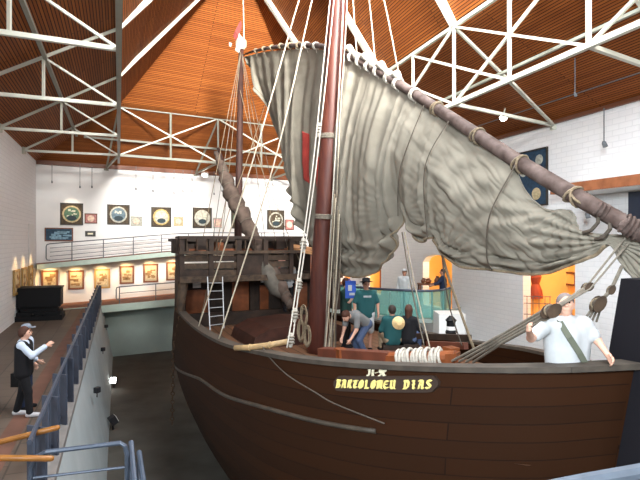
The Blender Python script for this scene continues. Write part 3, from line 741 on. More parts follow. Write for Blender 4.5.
# gunwale caps and wales
for side in (-1, 1):
    path = [hp(s, 0, side, -.06) + V((0, 0, .015)) for s in list(np.linspace(5, 15, 50)) + list(np.linspace(15.1, 17.2, 20))]
    mb = MB()
    for a, b in zip(path[:-1], path[1:]): mb.beam(a, b + (b - a) * .08, .22, .06)
    mb.build('gunwale', M_cap, ship)
def wale(tf, s0, s1, r, m=M_wale):
    path = [hp(s, tf(s), -1, .0) for s in np.linspace(s0, s1, 70)]
    MB().tube(path, r, 8).build('wale', m, ship, smooth=True)
def on_hull(px, py, s0=-1, s1=17, t1=.95):
    best = None
    for s in np.linspace(s0, s1, 150):
        for t in np.linspace(0, t1, 70):
            p = hp(s, t, -1); e = (320 + p.x / p.y * F - px) ** 2 + (240 - (p.z - CZ) / p.y * F - py) ** 2
            if best is None or e < best[0]: best = (e, s, t)
    return best[1], best[2]
for pl in ([(181, 358), (196, 377), (227, 396), (269, 409), (325, 421.5), (374, 431)], [(216, 450), (242, 461), (272, 476)]):
    q = sorted(on_hull(*p_) for p_ in pl); ss_, ts_ = [a for a, b in q], [b for a, b in q]
    wale(lambda s: smooth_interp(s, ss_, ts_), ss_[0], ss_[-1], .032)
# deck
DZ = -2.72
def deckpt(s, w, z): p = S0 + SD * s + SP * w; return V((p.x, p.y, CZ + z))
dz = lambda s: lerp(s, [0, 11, 14, 16, 17.2], [DZ, DZ, -2.62, -2.42, -2.35])
mb = MB(); ds = np.linspace(-1, 16.6, 40)
for a, b in zip(ds[:-1], ds[1:]):
    for w0, w1 in ((-1, 0), (0, 1)):
        A = [deckpt(a, w0 * (bw(a) - .08), dz(a)), deckpt(b, w0 * (bw(b) - .08), dz(b)), deckpt(b, w1 * (bw(b) - .08), dz(b)), deckpt(a, w1 * (bw(a) - .08), dz(a))]
        mb.face(A, [(a, w0 * 2), (b, w0 * 2), (b, w1 * 2), (a, w1 * 2)])
mb.build('deck', M_deck, ship)
# stem post rising above the bow
mb = MB(); prof = [(16.35, -5.2, .6), (16.55, -4.2, .6), (16.75, -3, .65), (16.86, -1.9, .7), (16.92, -1.2, .75), (17.06, -.40, .85)]
mb = MB(); pts = []
sides = []
for s, z, wd in prof:
    pts.append((s, z, wd))
for (s, z, wd), (s2, z2, wd2) in zip(pts[:-1], pts[1:]):
    f = lambda s, z, w, dw: deckpt(s + w, dw, z)
    mb.hexa([f(s, z, 0, -.2), f(s, z, wd, -.17), f(s, z, wd, .17), f(s, z, 0, .2), f(s2, z2, 0, -.2), f(s2, z2, wd2, -.17), f(s2, z2, wd2, .17), f(s2, z2, 0, .2)])
mb.build('stem_post', mat('tarred_timber', (.006, .0055, .008), .7, spec=.2), ship)
# nameplate with lettering
def hull_frame(px, py):
    """hull point near side that shows at (px, py)"""
    best = None
    for s in np.linspace(9, 17, 321):
        for t in np.linspace(.0, .4, 41):
            p = hp(s, t, -1); q = (320 + p.x / p.y * F, 240 - (p.z - CZ) / p.y * F); e = (q[0] - px) ** 2 + (q[1] - py) ** 2
            if best is None or e < best[0]: best = (e, s, t)
    return best[1], best[2]
sA, tA = hull_frame(336, 382); sB, tB = hull_frame(441, 385)
def plate_pt(x, y, out):      # x 0..1 along the board, y metres up
    s = sA + (sB - sA) * x; t = tA + (tB - tA) * x; zr = (gz(s) - kz(s))
    return hp(s, t - y / zr, -1, out)
K = 24; hh = .098
mb = MB(); outl = lambda x: hh * (1 if .045 < x < .955 else .25 + .75 * min(x, 1 - x) / .045)
for i in range(K):
    x0, x1 = i / K, (i + 1) / K
    q0, q1 = outl(x0), outl(x1)
    mb.hexa([plate_pt(x0, -q0, -.03), plate_pt(x1, -q1, -.03), plate_pt(x1, -q1, .035), plate_pt(x0, -q0, .035), plate_pt(x0, q0, -.03), plate_pt(x1, q1, -.03), plate_pt(x1, q1, .035), plate_pt(x0, q0, .035)])
plate = mb.build('name_board', M_plate, ship)
# broad-nib letters: strokes in a 1 x 1.4 box
G = {
 'B': [[(.1, 1.4), (.25, 1.2), (.25, .1)], [(.1, 0), (.6, 0), (.85, .3), (.55, .7), (.25, .75)], [(.25, 1.3), (.6, 1.35), (.8, 1.05), (.55, .75)]],
 'A': [[(.1, 1.25), (.4, 1.4), (.75, 1.2), (.75, .1), (.95, 0)], [(.2, 0), (.25, .6), (.4, 1.2)], [(.25, .6), (.75, .65)]],
 'R': [[(.2, 1.35), (.25, 1.2), (.25, .05)], [(.25, 1.3), (.6, 1.4), (.8, 1.1), (.55, .75), (.3, .72)], [(.5, .72), (.7, .15), (.95, 0)]],
 'T': [[(.05, 1.25), (.4, 1.35), (.95, 1.3)], [(.5, 1.3), (.3, .9), (.3, .3), (.55, .02), (.9, .2)], [(.6, 1.2), (.6, .5)]],
 'O': [[(.5, 1.4), (.15, 1.0), (.15, .35), (.5, 0)], [(.5, 1.4), (.85, 1.0), (.85, .35), (.5, 0)], [(.5, 1.15), (.5, .25)]],
 'L': [[(.15, 1.4), (.3, 1.2), (.3, .1)], [(.15, 0), (.5, .1), (.9, .0)]],
 'M': [[(.0, 1.2), (.15, 1.35), (.15, .0)], [(.15, 1.2), (.5, 1.4), (.5, .1)], [(.5, 1.2), (.85, 1.35), (.85, .1), (1.0, 0)]],
 'E': [[(.5, 1.4), (.15, 1.0), (.15, .35), (.5, 0), (.9, .2)], [(.45, 1.35), (.9, 1.2)], [(.2, .7), (.75, .75)]],
 'U': [[(.05, 1.3), (.2, 1.35), (.2, .3), (.45, 0), (.75, .2)], [(.65, 1.4), (.78, 1.2), (.78, .1), (.95, 0)]],
 'D': [[(.05, 1.4), (.25, 1.2), (.25, .1)], [(.05, 0), (.5, .0), (.85, .4), (.85, 1.0), (.5, 1.4), (.25, 1.3)]],
 'I': [[(.25, 1.35), (.5, 1.3), (.5, .1), (.75, 0)], [(.3, .7), (.7, .7)]],
 'S': [[(.85, 1.2), (.5, 1.4), (.2, 1.1), (.5, .75), (.85, .4), (.5, 0), (.1, .2)]],
 'J': [[(.2, 1.35), (.6, 1.4), (.6, .2), (.35, 0), (.1, .2)]],
 'Y': [[(.1, 1.4), (.3, .8), (.55, .7)], [(.8, 1.4), (.75, .5), (.35, 0), (.1, .1)]],
 'C': [[(.85, 1.3), (.5, 1.4), (.15, 1.0), (.15, .35), (.5, 0), (.9, .15)], [(.6, 1.4), (.65, .9)]],
 '-': [[(.15, .65), (.8, .8)]],
}
def letters(text, x0, x1, y0, ph, m, out):
    """text along the hull between board positions x0..x1; ph letter height in metres"""
    mb = MB(); n = len(text); adv = (x1 - x0) / n
    for i, ch in enumerate(text):
        if ch == ' ': continue
        for stroke in G[ch]:
            for (ax_, ay), (bx, by) in zip(stroke[:-1], stroke[1:]):
                def P(x, y, o): return plate_pt(x0 + adv * (i + .08 + .80 * x), y0 + ph * y / 1.4, o)
                nx, ny = .10, .10
                q = [(ax_ - nx, ay - ny), (bx - nx, by - ny), (bx + nx, by + ny), (ax_ + nx, ay + ny)]
                if abs((bx - ax_) * ny - (by - ay) * nx) < .03: q = [(ax_ - nx, ay + ny * .5), (ax_ + nx * .5, ay - ny), (bx + nx, by - ny * .5), (bx - nx * .5, by + ny)]
                mb.hexa([P(x, y, out - .02) for x, y in q] + [P(x, y, out + .012) for x, y in q])
    return mb
letters('BARTOLOMEU', .035, .655, -.050, .098, M_gold, .04).build('lettering', M_gold, plate)
letters('DIAS', .717, .965, -.050, .098, M_gold, .04).build('lettering', M_gold, plate)
letters('JI-YC', .335, .53, .100, .078, M_ivory, .012).build('lettering', M_ivory, ship)
# stern castle -------------------------------------------------------------
ZQ = -1.15
def castle_box(mb, s0, s1, w0, w1, z0, z1):
    mb.hexa([deckpt(s0, w0, z0), deckpt(s1, w0, z0), deckpt(s1, w1, z0), deckpt(s0, w1, z0), deckpt(s0, w0, z1), deckpt(s1, w0, z1), deckpt(s1, w1, z1), deckpt(s0, w1, z1)])
    return mb
def taper(s0, s1, wf, z0, z1, th, nm, n=8):
    """side walls following the beam between stations"""
    for side in (-1, 1):
        mb = MB()
        for i in range(n):
            a, b = s0 + (s1 - s0) * i / n, s0 + (s1 - s0) * (i + 1) / n
            wa, wb = side * (bw(a) + wf), side * (bw(b) + wf); ia, ib = wa - side * th, wb - side * th
            mb.hexa([deckpt(a, wa, z0), deckpt(b, wb, z0), deckpt(b, ib, z0), deckpt(a, ia, z0), deckpt(a, wa, z1), deckpt(b, wb, z1), deckpt(b, ib, z1), deckpt(a, ia, z1)])
        mb.build(nm, M_castle, ship)
taper(-1.2, 5.0, .0, -2.35, ZQ, .14, 'castle_side')
mb = MB()
for i in range(12):
    a, b = -1.2 + 6.3 * i / 12, -1.2 + 6.3 * (i + 1) / 12
    mb.hexa([deckpt(a, -bw(a), ZQ - .1), deckpt(b, -bw(b), ZQ - .1), deckpt(b, bw(b), ZQ - .1), deckpt(a, bw(a), ZQ - .1), deckpt(a, -bw(a), ZQ), deckpt(b, -bw(b), ZQ), deckpt(b, bw(b), ZQ), deckpt(a, bw(a), ZQ)])
mb.build('quarter_deck', M_castle, ship)
castle_box(MB(), 4.95, 5.12, -2.68, 2.68, ZQ - .12, ZQ + .06).build('deck_beam', M_greywood, ship)
# planked bulkhead above the quarter deck, boards and posts
B2 = -.42
for k in range(7):
    w = -2.6 + 5.2 * k / 6
    castle_box(MB(), 4.86, 5.02, w - .07, w + .07, ZQ + .05, .08).build('castle_post', M_castle, ship)
for k in range(6):
    w = -2.6 + 5.2 * (k + .5) / 6
    if k in (0, 1, 3):
        for j in range(3):
            z0 = ZQ + .06 + j * .22
            castle_box(MB(), 4.88, 4.96, w - .38, w + .38, z0, z0 + .19 - .02 * (k + j & 1)).build('bulkhead_board', M_greywood if (k + j) % 3 else M_castle, ship)
castle_box(MB(), 4.9, 4.95, -.8, -.06, ZQ + .06, B2).build('bulkhead_door', M_castle, ship)
castle_box(MB(), 4.8, 5.1, -2.7, 2.7, B2, B2 + .09).build('castle_rail', M_greywood, ship)
castle_box(MB(), 4.82, 5.08, -2.7, 2.7, .03, .12).build('castle_rail', M_castle, ship)
taper(-1.2, 4.95, -.02, ZQ, B2 + .05, .10, 'castle_side')
taper(-1.2, 4.95, -.02, .03, .12, .12, 'castle_rail')
for side in (-1, 1):
    for k in range(6):
        s = -1 + k; castle_box(MB(), s - .06, s + .06, side * (bw(s) - .02) - .07, side * (bw(s) - .02) + .07, B2, .05).build('castle_post', M_castle, ship)
# upper poop: dark mass behind, beams with pale ends
castle_box(MB(), -1.0, 2.6, -2.0, 2.0, B2 - .1, -.05).build('poop_house', M_castle, ship)
castle_box(MB(), -1.1, 2.9, -2.1, 2.1, -.05, .05).build('poop_roof', M_castle, ship)
for k in range(6):
    w = -1.7 + .68 * k
    castle_box(MB(), 2.9, 3.06, w - .09, w + .09, -.22, -.08).build('beam_end', M_greywood, ship)
for k, (w, z, r_) in enumerate(((-1.75, .12, .16), (-1.2, .12, .12), (.9, .12, .14))):
    castle_box(MB(), 3.6, 3.9, w - r_, w + r_, B2 + .1, B2 + .1 + r_ * 2).build('stowed_chest', M_orange if k == 1 else M_castle, ship)
for k in range(9):
    w = -2.45 + k * .3
    if k != 4: MB().tube([deckpt(4.95, w, B2 + .06), deckpt(4.95, w, .06)], .025, 6).build('baluster', M_greywood, ship)
castle_box(MB(), 2.5, 2.62, -1.95, 1.95, -.42, -.30).build('deck_beam', M_orange, ship)
# cabin front below the quarter deck
castle_box(MB(), 3.5, 3.6, -2.5, 2.5, DZ, ZQ - .1).build('cabin_front', M_castle, ship)
for w0, w1, z1 in ((-2.25, -1.5, -1.62), (-.72, -.15, -1.4), (.25, .55, -1.55), (1.35, 2.0, -1.5)):
    castle_box(MB(), 3.6, 3.66, w0, w1, DZ + .25, z1).build('cabin_panel', M_orange, ship)
for w in (-2.45, -1.4, -.05, 1.1, 2.3):
    castle_box(MB(), 3.6, 3.74, w - .07, w + .07, DZ, ZQ - .1).build('cabin_post', M_castle, ship)
castle_box(MB(), 4.2, 4.35, -2.45, 2.45, DZ, DZ + .42).build('deck_step', M_castle, ship)
for w, z in ((-1.9, -1.55), (.4, -1.45)):
    castle_box(MB(), 3.66, 3.69, w - .13, w + .13, z, z + .17).build('cabin_notice', M_white, ship)
# curved bracket at the near edge of the castle
MB().tube([deckpt(4.9, -2.55, ZQ - .1), deckpt(4.95, -2.6, -1.6), deckpt(5.0, -2.66, -2.15)], [.16, .14, .10], 8).build('hanging_knee', M_greywood, ship)
# rounded hatch and hold between castle and mast
mb = MB()
prof = [(-1.45, 0), (-1.35, .28), (-.95, .46), (0, .54), (.95, .46), (1.35, .28), (1.45, 0)]
for (w0, z0), (w1, z1) in zip(prof[:-1], prof[1:]):
    mb.hexa([deckpt(6.2, w0, DZ), deckpt(8.2, w0, DZ), deckpt(8.2, w1, DZ), deckpt(6.2, w1, DZ), deckpt(6.2, w0, DZ + z0), deckpt(8.2, w0, DZ + z0), deckpt(8.2, w1, DZ + z1), deckpt(6.2, w1, DZ + z1)])
mb.build('hatch_cover', mat('hatch_wood', (.045, .016, .010), .5, var=.3), ship)
# masts
mh = lambda px, py, Y: W(px, py, Y)
mpts = [cl(9.2, DZ - .3), W(317.2, 345, 12.6), W(322, 260, 12.42), W(329, 150, 12.15), W(338.2, 0, 11.8), W(347, -150, 11.4)]
mast = MB().tube(mpts, [.27, .265, .25, .22, .19, .15], 20).build('main_mast', M_mast, ship, smooth=True)
for py, px in ((75, 334), (215, 325.2), (135, 330)):
    for q in range(3): MB().torus(W(px - q * .1, py + q * 1.6, 12.1), V((.04, -.05, 1)), .225, .022, 18, 6).build('mast_rope_band', M_rope_g, mast)
mz = [W(236.5, 330, 19.1), W(239, 180, 19.05), W(241.2, 40, 19.0)]
mizzen = MB().tube(mz, [.15, .13, .09], 12).build('mizzen_mast', M_mizzen, ship, smooth=True)
MB().lathe(W(241, 44, 19.0), V((0, 0, 1)), [(.12, -.2), (.2, -.1), (.2, .12), (.1, .2)], 12).build('mast_head', M_rope, mizzen)
# rudder and keel
castle_box(MB(), -.6, .1, -.07, .07, -5.75, -2.6).build('rudder', M_castle, ship)
castle_box(MB(), .4, 13.6, -.14, .14, -6.05, -5.6).build('keel', M_hull, ship)
# knees, bitts and windlass on the fore deck
def knee(s, w, z, hgt, lean):
    mb = MB(); mb.hexa([deckpt(s, w - .1, z), deckpt(s + .3, w - .1, z), deckpt(s + .3, w + .1, z), deckpt(s, w + .1, z), deckpt(s + lean, w - .09, z + hgt), deckpt(s + lean + .2, w - .09, z + hgt), deckpt(s + lean + .2, w + .09, z + hgt), deckpt(s + lean, w + .09, z + hgt)])
    return mb
def sw(px, py, Y):   # station and beam offset of a picture point
    p = W(px, py, Y); d = V((p.x, p.y, 0)) - S0; return d.dot(SD), d.dot(SP), p.z - CZ
for px, py, Y, hg, ln_ in ((391, 353, 8.4, .25, -.05), (443, 349, 8.3, .5, .2), (341, 360, 9.2, .3, 0)):
    s, w_, z = sw(px, py, Y); knee(s - .1, w_, dz(s), hg + .45, ln_).build('bitt', M_orange, ship)
# teal side platform glass is ashore; far bulwark rail timbers
for px0, px1, py, Y in ((418, 470, 336, 11.2), (428, 466, 344, 10.6)):
    mb = MB(); mb.beam(W(px0, py, Y), W(px1, py + 2, Y - 1.2), .1, .12); mb.build('rail_timber', M_castle if py < 340 else mat('red_timber', (.13, .04, .022), .5, var=.2), ship)
s, w_, z = sw(360, 353, 8.9)
mb = MB(); mb.beam(W(322, 352, 9.6), W(392, 357, 8.4), .22, .16); mb.build('rail_timber', mat('red_timber', (.13, .04, .022), .5, var=.2), ship)
# windlass wound with white rope
t = thing('windlass', W(418, 372, 8.0), 'windlass drum wound with white rope behind the gunwale, above the gold lettering', 'windlass')
a, b = W(399, 359, 8.1), W(443, 358, 7.7); d = (b - a).normalized()
MB().tube([a - d * .15, b + d * .2], .11, 12).build('drum', M_orange, t)
N = 15
for k in range(N): MB().torus(a + (b - a) * (k + .5) / N, d + V((0, 0, .12 * (-1) ** k)), .135 + .02 * math.sin(k * 2.1), .026, 16, 6).build('rope_turn', M_rope_w, t)
for e in (a - d * .1, b + d * .15):
    mb = MB(); mb.box(e - V((0, 0, .30)), .16, .22, .75, (d, d.cross(V((0, 0, 1))), V((0, 0, 1)))); mb.build('cheek', M_orange, t)
# bamboo pole resting on the near gunwale
mb = MB(); p = [W(235, 348, 8.75), W(250, 347.5, 8.6), W(270, 345, 8.5), W(290, 341, 8.45)]
mb.tube(p, [.045, .05, .05, .045], 10)
for q in p[1:3]: mb.torus(q, p[1] - p[0], .05, .012, 12, 5)
tag(mb.build('bamboo_pole', mat('pale_bamboo', (.34, .23, .11), .5, var=.2, scale=9), smooth=True), 'tan pole lashed along the near gunwale left of the main mast', 'pole')
# white ladder against the castle
M_lad = mat('dull_aluminium', (.42, .43, .44), .5, .3)
t = thing('ladder', W(219, 325, 14.6), 'thin white metal ladder leaning on the castle beam', 'ladder')
l0, l1, r0, r1 = W(210, 330, 14.6), W(207.5, 277, 15.4), W(224, 328, 14.9), W(222.5, 277, 15.7)
MB().tube([l0, l1], .016, 6).build('stile', M_lad, t); MB().tube([r0, r1], .016, 6).build('stile', M_lad, t)
for k in range(6):
    f = .08 + k * .16; MB().tube([l0.lerp(l1, f), r0.lerp(r1, f)], .013, 6).build('rung', M_lad, t)

# ------------------------------------------------------------------ yard and sail
def sail_pt(px, py, o=0.0):
    k = (px - 320) / F; Y = 6.04 / (k + .454); p = W(px, py, Y); return p + SP * o
ypx = [(243, 55), (254, 51), (265, 48.5), (282, 46), (300, 45), (320, 46), (337, 50), (350, 56), (367, 65), (385, 75), (405, 88), (430, 104), (450, 117), (485, 140), (520, 163), (560, 187), (600, 210), (625, 224), (648, 237)]
yr = [.03, .05, .06, .07, .075, .08, .085, .09, .095, .10, .105, .11, .115, .12, .122, .122, .12, .115, .11]
yard = thing('lateen_yard', sail_pt(450, 117), 'long bowed yard slanting from the bow up across the main mast', 'yard')
yr = [r * .86 for r in yr]
MB().tube([sail_pt(x, y) for x, y in ypx], yr, 14).build('spar', M_yard, yard, smooth=True)
ycurve = lambda px: lerp(px, [p[0] for p in ypx], [p[1] for p in ypx])
rnd = random.Random(11)
for px in (256, 264, 272, 281, 290, 299, 307, 316, 352, 360, 369, 378, 389, 398, 415, 437, 478, 521, 575):
    y = ycurve(px); d = sail_pt(px + 3, ycurve(px + 3)) - sail_pt(px - 3, ycurve(px - 3)); r = lerp(px, [p[0] for p in ypx], yr)
    mb = MB()
    for q in range(2 if px < 560 else 3): mb.torus(sail_pt(px, y) + d.normalized() * (q - .5) * .07, d + V((0, 0, .1 * (q - .5))), r + .018, .018, 14, 5)
    if px < 480: mb.tube([sail_pt(px, y) + V((0, 0, -r)), sail_pt(px + 1, y + 5) + V((0, 0, -r * .8))], .018, 5)
    mb.build('yard_lashing', M_rope_w if px > 300 and px < 420 else M_rope_t, yard)
# white gathered rope roll on the yard near the mast
mb = MB(); pth = [sail_pt(x, ycurve(x) - 3.5, -.02) + V((0, 0, .05)) for x in (346, 354, 362, 370, 378, 386, 394, 401)]
for k, (p, q) in enumerate(zip(pth[:-1], pth[1:])): mb.tube([p, (p + q) / 2 + V((0, 0, .05 * (-1) ** k)), q], [.05, .09, .05], 8)
mb.build('rope_roll', M_rope_w, yard, smooth=True)
# heavy fittings near the lower end
for px, sz in ((607, .085), (634, .12)):
    c = sail_pt(px, ycurve(px) - 2, -.05); mb = MB(); mb.ball(c, sz, 12, (1.15, .8, .8)); d_ = (sail_pt(px + 4, ycurve(px + 4)) - c).normalized()
    for q in range(4): mb.torus(c + d_ * (q - 1.5) * .05, d_ + V((.1 * (q % 2), 0, .1)), sz * .85, .02, 14, 5)
    mb.build('yard_chock', M_yard, yard)
for px in (601, 613):
    mb = MB(); mb.tube([sail_pt(px, ycurve(px), -.05), sail_pt(px + 3, ycurve(px) + 12, -.1), sail_pt(px - 4, ycurve(px) + 20, -.1), sail_pt(px - 14, ycurve(px) + 22, -.06)], .022, 6); mb.build('tack_strop', M_rope_d, yard)
# sail outline: upper edge -> lower edge per column
cols = [(0, 244, 57, 247, 64), (.03, 252, 55, 263, 102), (.07, 265, 52, 281, 152), (.12, 285, 50, 293, 202), (.17, 305, 49, 303, 240), (.24, 330, 51, 322, 262), (.30, 350, 60, 336, 270), (.36, 368, 69, 353, 277),
        (.42, 385, 79, 372, 273), (.47, 402, 91, 391, 250), (.505, 414, 98, 399, 217), (.52, 418, 100, 403, 205), (.535, 423, 103, 407, 220), (.56, 430, 108, 417, 241), (.60, 443, 116, 433, 238), (.64, 456, 125, 446, 257), (.69, 475, 137, 464, 267), (.74, 495, 150, 492, 270),
        (.79, 513, 163, 520, 274), (.84, 525, 190, 545, 273), (.89, 546, 209, 568, 265), (.93, 571, 211, 590, 258), (.955, 573, 227, 600, 251), (.975, 586, 233, 608, 244), (.985, 606, 235, 613, 247), (.99, 622, 235, 622, 268), (1.0, 642, 238, 642, 289), (1.02, 668, 246, 664, 297)]
cx = [c[0] for c in cols]
gath = [(403, 213, 30, 60, .05), (352, 268, 34, 75, .05), (612, 241, 34, 90, .045), (446, 258, 22, 50, .035), (330, 60, 26, 120, .04), (572, 206, 24, 60, .03)]
def sail_disp(px, py, u, v):
    d = 0
    for gx, gy, n, R, A in gath:
        r = math.hypot(px - gx, py - gy); a = math.atan2(py - gy, px - gx)
        wgt = math.exp(-(r / R) ** 2) * min(1, r / 12)
        d += A * wgt * (1 if gx > 420 else .15) * math.sin(n * a + .9 * math.sin(r / 17))
    lf = 1 / (1 + math.exp((px - 425) / 14))                    # draped part, left of the gather
    w1 = u * 150 + 1.2 * v * v + .35 * math.sin(v * 4 + u * 13); w2 = u * 260 - 2.2 * v + 1.1 * math.sin(v * 3.3)
    fold = lambda x: abs(math.sin(x)) ** .7 * 2 - 1
    ir = 1 + .6 * math.sin(u * 41 + 1.3)
    rr0 = math.hypot(px - 369, (py - 196) * .9)
    ub = min(1, max(0, (py - 228) / 22)) * min(1, max(0, (px - 325) / 12))
    d += lf * (.13 * fold(w1 * .5 + 1.1 * math.sin(u * 53)) * ir * (.2 + .8 * v) * (1 - .75 * ub) + .016 * math.sin(w2))
    d += lf * ub * .075 * fold(rr0 * .21 + .5 * math.sin(px * .11))
    q1 = (px * .62 + py * .78) / 60; q2 = (px * .78 - py * .62) / 13
    cr = noise.noise(V((q1, q2, 1.7))); cr2 = noise.noise(V((q1 * 2.1, q2 * 2.3, 5.1))); cr3 = noise.noise(V((px / 40, py / 40, 9)))
    d += (.3 + .7 * (1 - lf)) * ((.5 - abs(cr)) * .085 + (.5 - abs(cr2)) * .035 + .05 * cr3)
    # right part: slack diagonal wrinkles
    a1 = (px * .55 + py) * .085; a2 = (px * .9 - py * .5) * .06
    d += (1 - lf) * (.014 * math.sin(a1 + 1.6 * math.sin(px * .021) + .7 * math.sin(py * .06)) + .012 * math.sin(a1 * 2.7 + 2 * math.sin(a2)) + .02 * math.sin(a2 + 1.2 * math.sin(py * .03)))
    # rolled foot
    if v > .86: d += .09 * math.sin((v - .86) / .14 * math.pi * 3) * (.6 + .4 * math.sin(u * 60))
    d += .35 * math.sin(math.pi * v) * math.sin(math.pi * min(1, max(0, u))) * -1
    edge = min(1, v / .06)
    return d * edge * (1 - .6 * min(1, max(0, (u - .86) / .08)))
def sail_grid(u0, u1, NU, NV, name, parent, o=.0, vf=None, m=M_sail, thick=True):
    vs, fs = [], []
    for i in range(NU + 1):
        u = u0 + (u1 - u0) * i / NU
        c = [smooth_interp(u, cx, [q[k] for q in cols]) if .0 < u < .95 else lerp(u, cx, [q[k] for q in cols]) for k in (1, 2, 3, 4)]
        for j in range(NV + 1):
            v = j / NV; v = v if vf is None else vf(u, v)
            sag = -(2.0 * math.sin(math.pi * v) * math.sin(u * 40)) if u < .9 else 0
            px = c[0] + (c[2] - c[0]) * v + sag * .4; py = c[1] + (c[3] - c[1]) * v
            vs.append(sail_pt(px, py, sail_disp(px, py, u, v) + o))
    for i in range(NU):
        for j in range(NV): fs.append((i * (NV + 1) + j, (i + 1) * (NV + 1) + j, (i + 1) * (NV + 1) + j + 1, i * (NV + 1) + j + 1))
    mb = MB(); mb.add(vs, fs); ob = mb.build(name, m, parent, smooth=True)
    sm = ob.modifiers.new('thickness', 'SOLIDIFY'); sm.thickness = .02; sm.offset = 0
    return ob
sail = sail_grid(0.0, 1.02, 420, 110, 'lateen_sail', None)
tag(sail, 'big grey-beige canvas lateen sail hanging in folds from the long yard', 'sail')
# red cross: an upright and one arm end seen left of the mast
def band(u0, u1, v0, v1):
    def vf(u, v): return v0 + (v1 - v0) * v
    return sail_grid(u0, u1, 24, 40, 'red_cross_bar', sail, -.025, vf, M_red)
band(.183, .203, .42, .66); band(.245, .266, .50, .72)
# bolt rope along the foot
pp = []
for u in np.linspace(.17, .97, 160):
    c = [smooth_interp(u, cx, [q[k] for q in cols]) for k in (3, 4)]; pp.append(sail_pt(c[0], c[1], sail_disp(c[0], c[1], u, 1) - .02))
MB().tube(pp, .022, 6).build('bolt_rope', M_rope_t, sail, smooth=True)

# furled mizzen sail on its yard
t = thing('mizzen_yard', W(255, 235, 17.6), 'small yard slanting across the mizzen mast with dark furled sail', 'yard')
path = [(216, 150), (224, 172), (233, 196), (243, 214), (256, 240), (270, 264), (284, 292), (291, 305)]
yd = [W(x + 2, y - 2, 18.2 - .25 * i) for i, (x, y) in enumerate(path)]
MB().tube(yd, [.05, .07, .08, .09, .09, .09, .08, .07], 8).build('spar', M_mizzen, t, smooth=True)
rr = [.06, .20, .27, .25, .22, .2, .2, .1]; rnd = random.Random(4)
K = 60; pts, rad = [], []
for k in range(K + 1):
    f = k / K * (len(path) - 1); i = min(int(f), len(path) - 2); g = f - i
    p = yd[i].lerp(yd[i + 1], g) + V((-.06, -.12, -.12)); pts.append(p + V((rnd.uniform(-.02, .02), 0, rnd.uniform(-.03, .03))))
    rad.append((rr[i] * (1 - g) + rr[i + 1] * g) * (1 + .16 * math.sin(k * 1.3) + rnd.uniform(-.06, .06)))
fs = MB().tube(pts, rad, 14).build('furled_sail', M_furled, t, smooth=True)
for k in range(3, K, 5): MB().torus(pts[k], pts[k] - pts[k - 1], rad[k] * 1.02, .018, 14, 5).build('gasket', M_rope_d, fs)
# grey hanging clump at its lower end
mb = MB(); cl_ = [(262, 258), (268, 274), (276, 290), (287, 300)]
mb.tube([W(x, y, 16.6) for x, y in cl_], [.1, .26, .22, .06], 12); mb.build('loose_canvas', mat('grey_canvas', (.10, .09, .075), .95, var=.2, scale=5), t, smooth=True)
# pennant at the mizzen head
t = thing('pennant', W(240, 45, 18.8), 'small red and white pennant hanging at the mizzen mast head', 'flag')
def cloth(pp, name, m):
    mb = MB(); n = len(pp)
    for (a, b), (c, d) in zip(pp[:-1], pp[1:]): mb.hexa([a, b, b + V((0, .015, 0)), a + V((0, .015, 0)), c, d, d + V((0, .015, 0)), c + V((0, .015, 0))])
    return mb.build(name, m, t)
cloth([(W(233, 36, 18.8), W(236, 41, 18.8)), (W(235, 31, 18.7), W(238, 36, 18.75)), (W(239, 23, 18.8), W(241, 30, 18.8)), (W(241, 20, 18.8), W(242, 24, 18.8))], 'red_cloth', mat('faded_red', (.16, .03, .025), .9))
cloth([(W(235, 50, 18.75), W(239, 53, 18.75)), (W(237, 42, 18.7), W(242, 45, 18.7)), (W(239, 33, 18.75), W(243, 38, 18.75))], 'white_cloth', mat('grimy_white', (.26, .24, .21), .9))
cloth([(W(229, 46, 18.8), W(231, 47, 18.8)), (W(229, 42, 18.8), W(232, 43, 18.8))], 'white_tip', mat('grimy_white', (.26, .24, .21), .9))

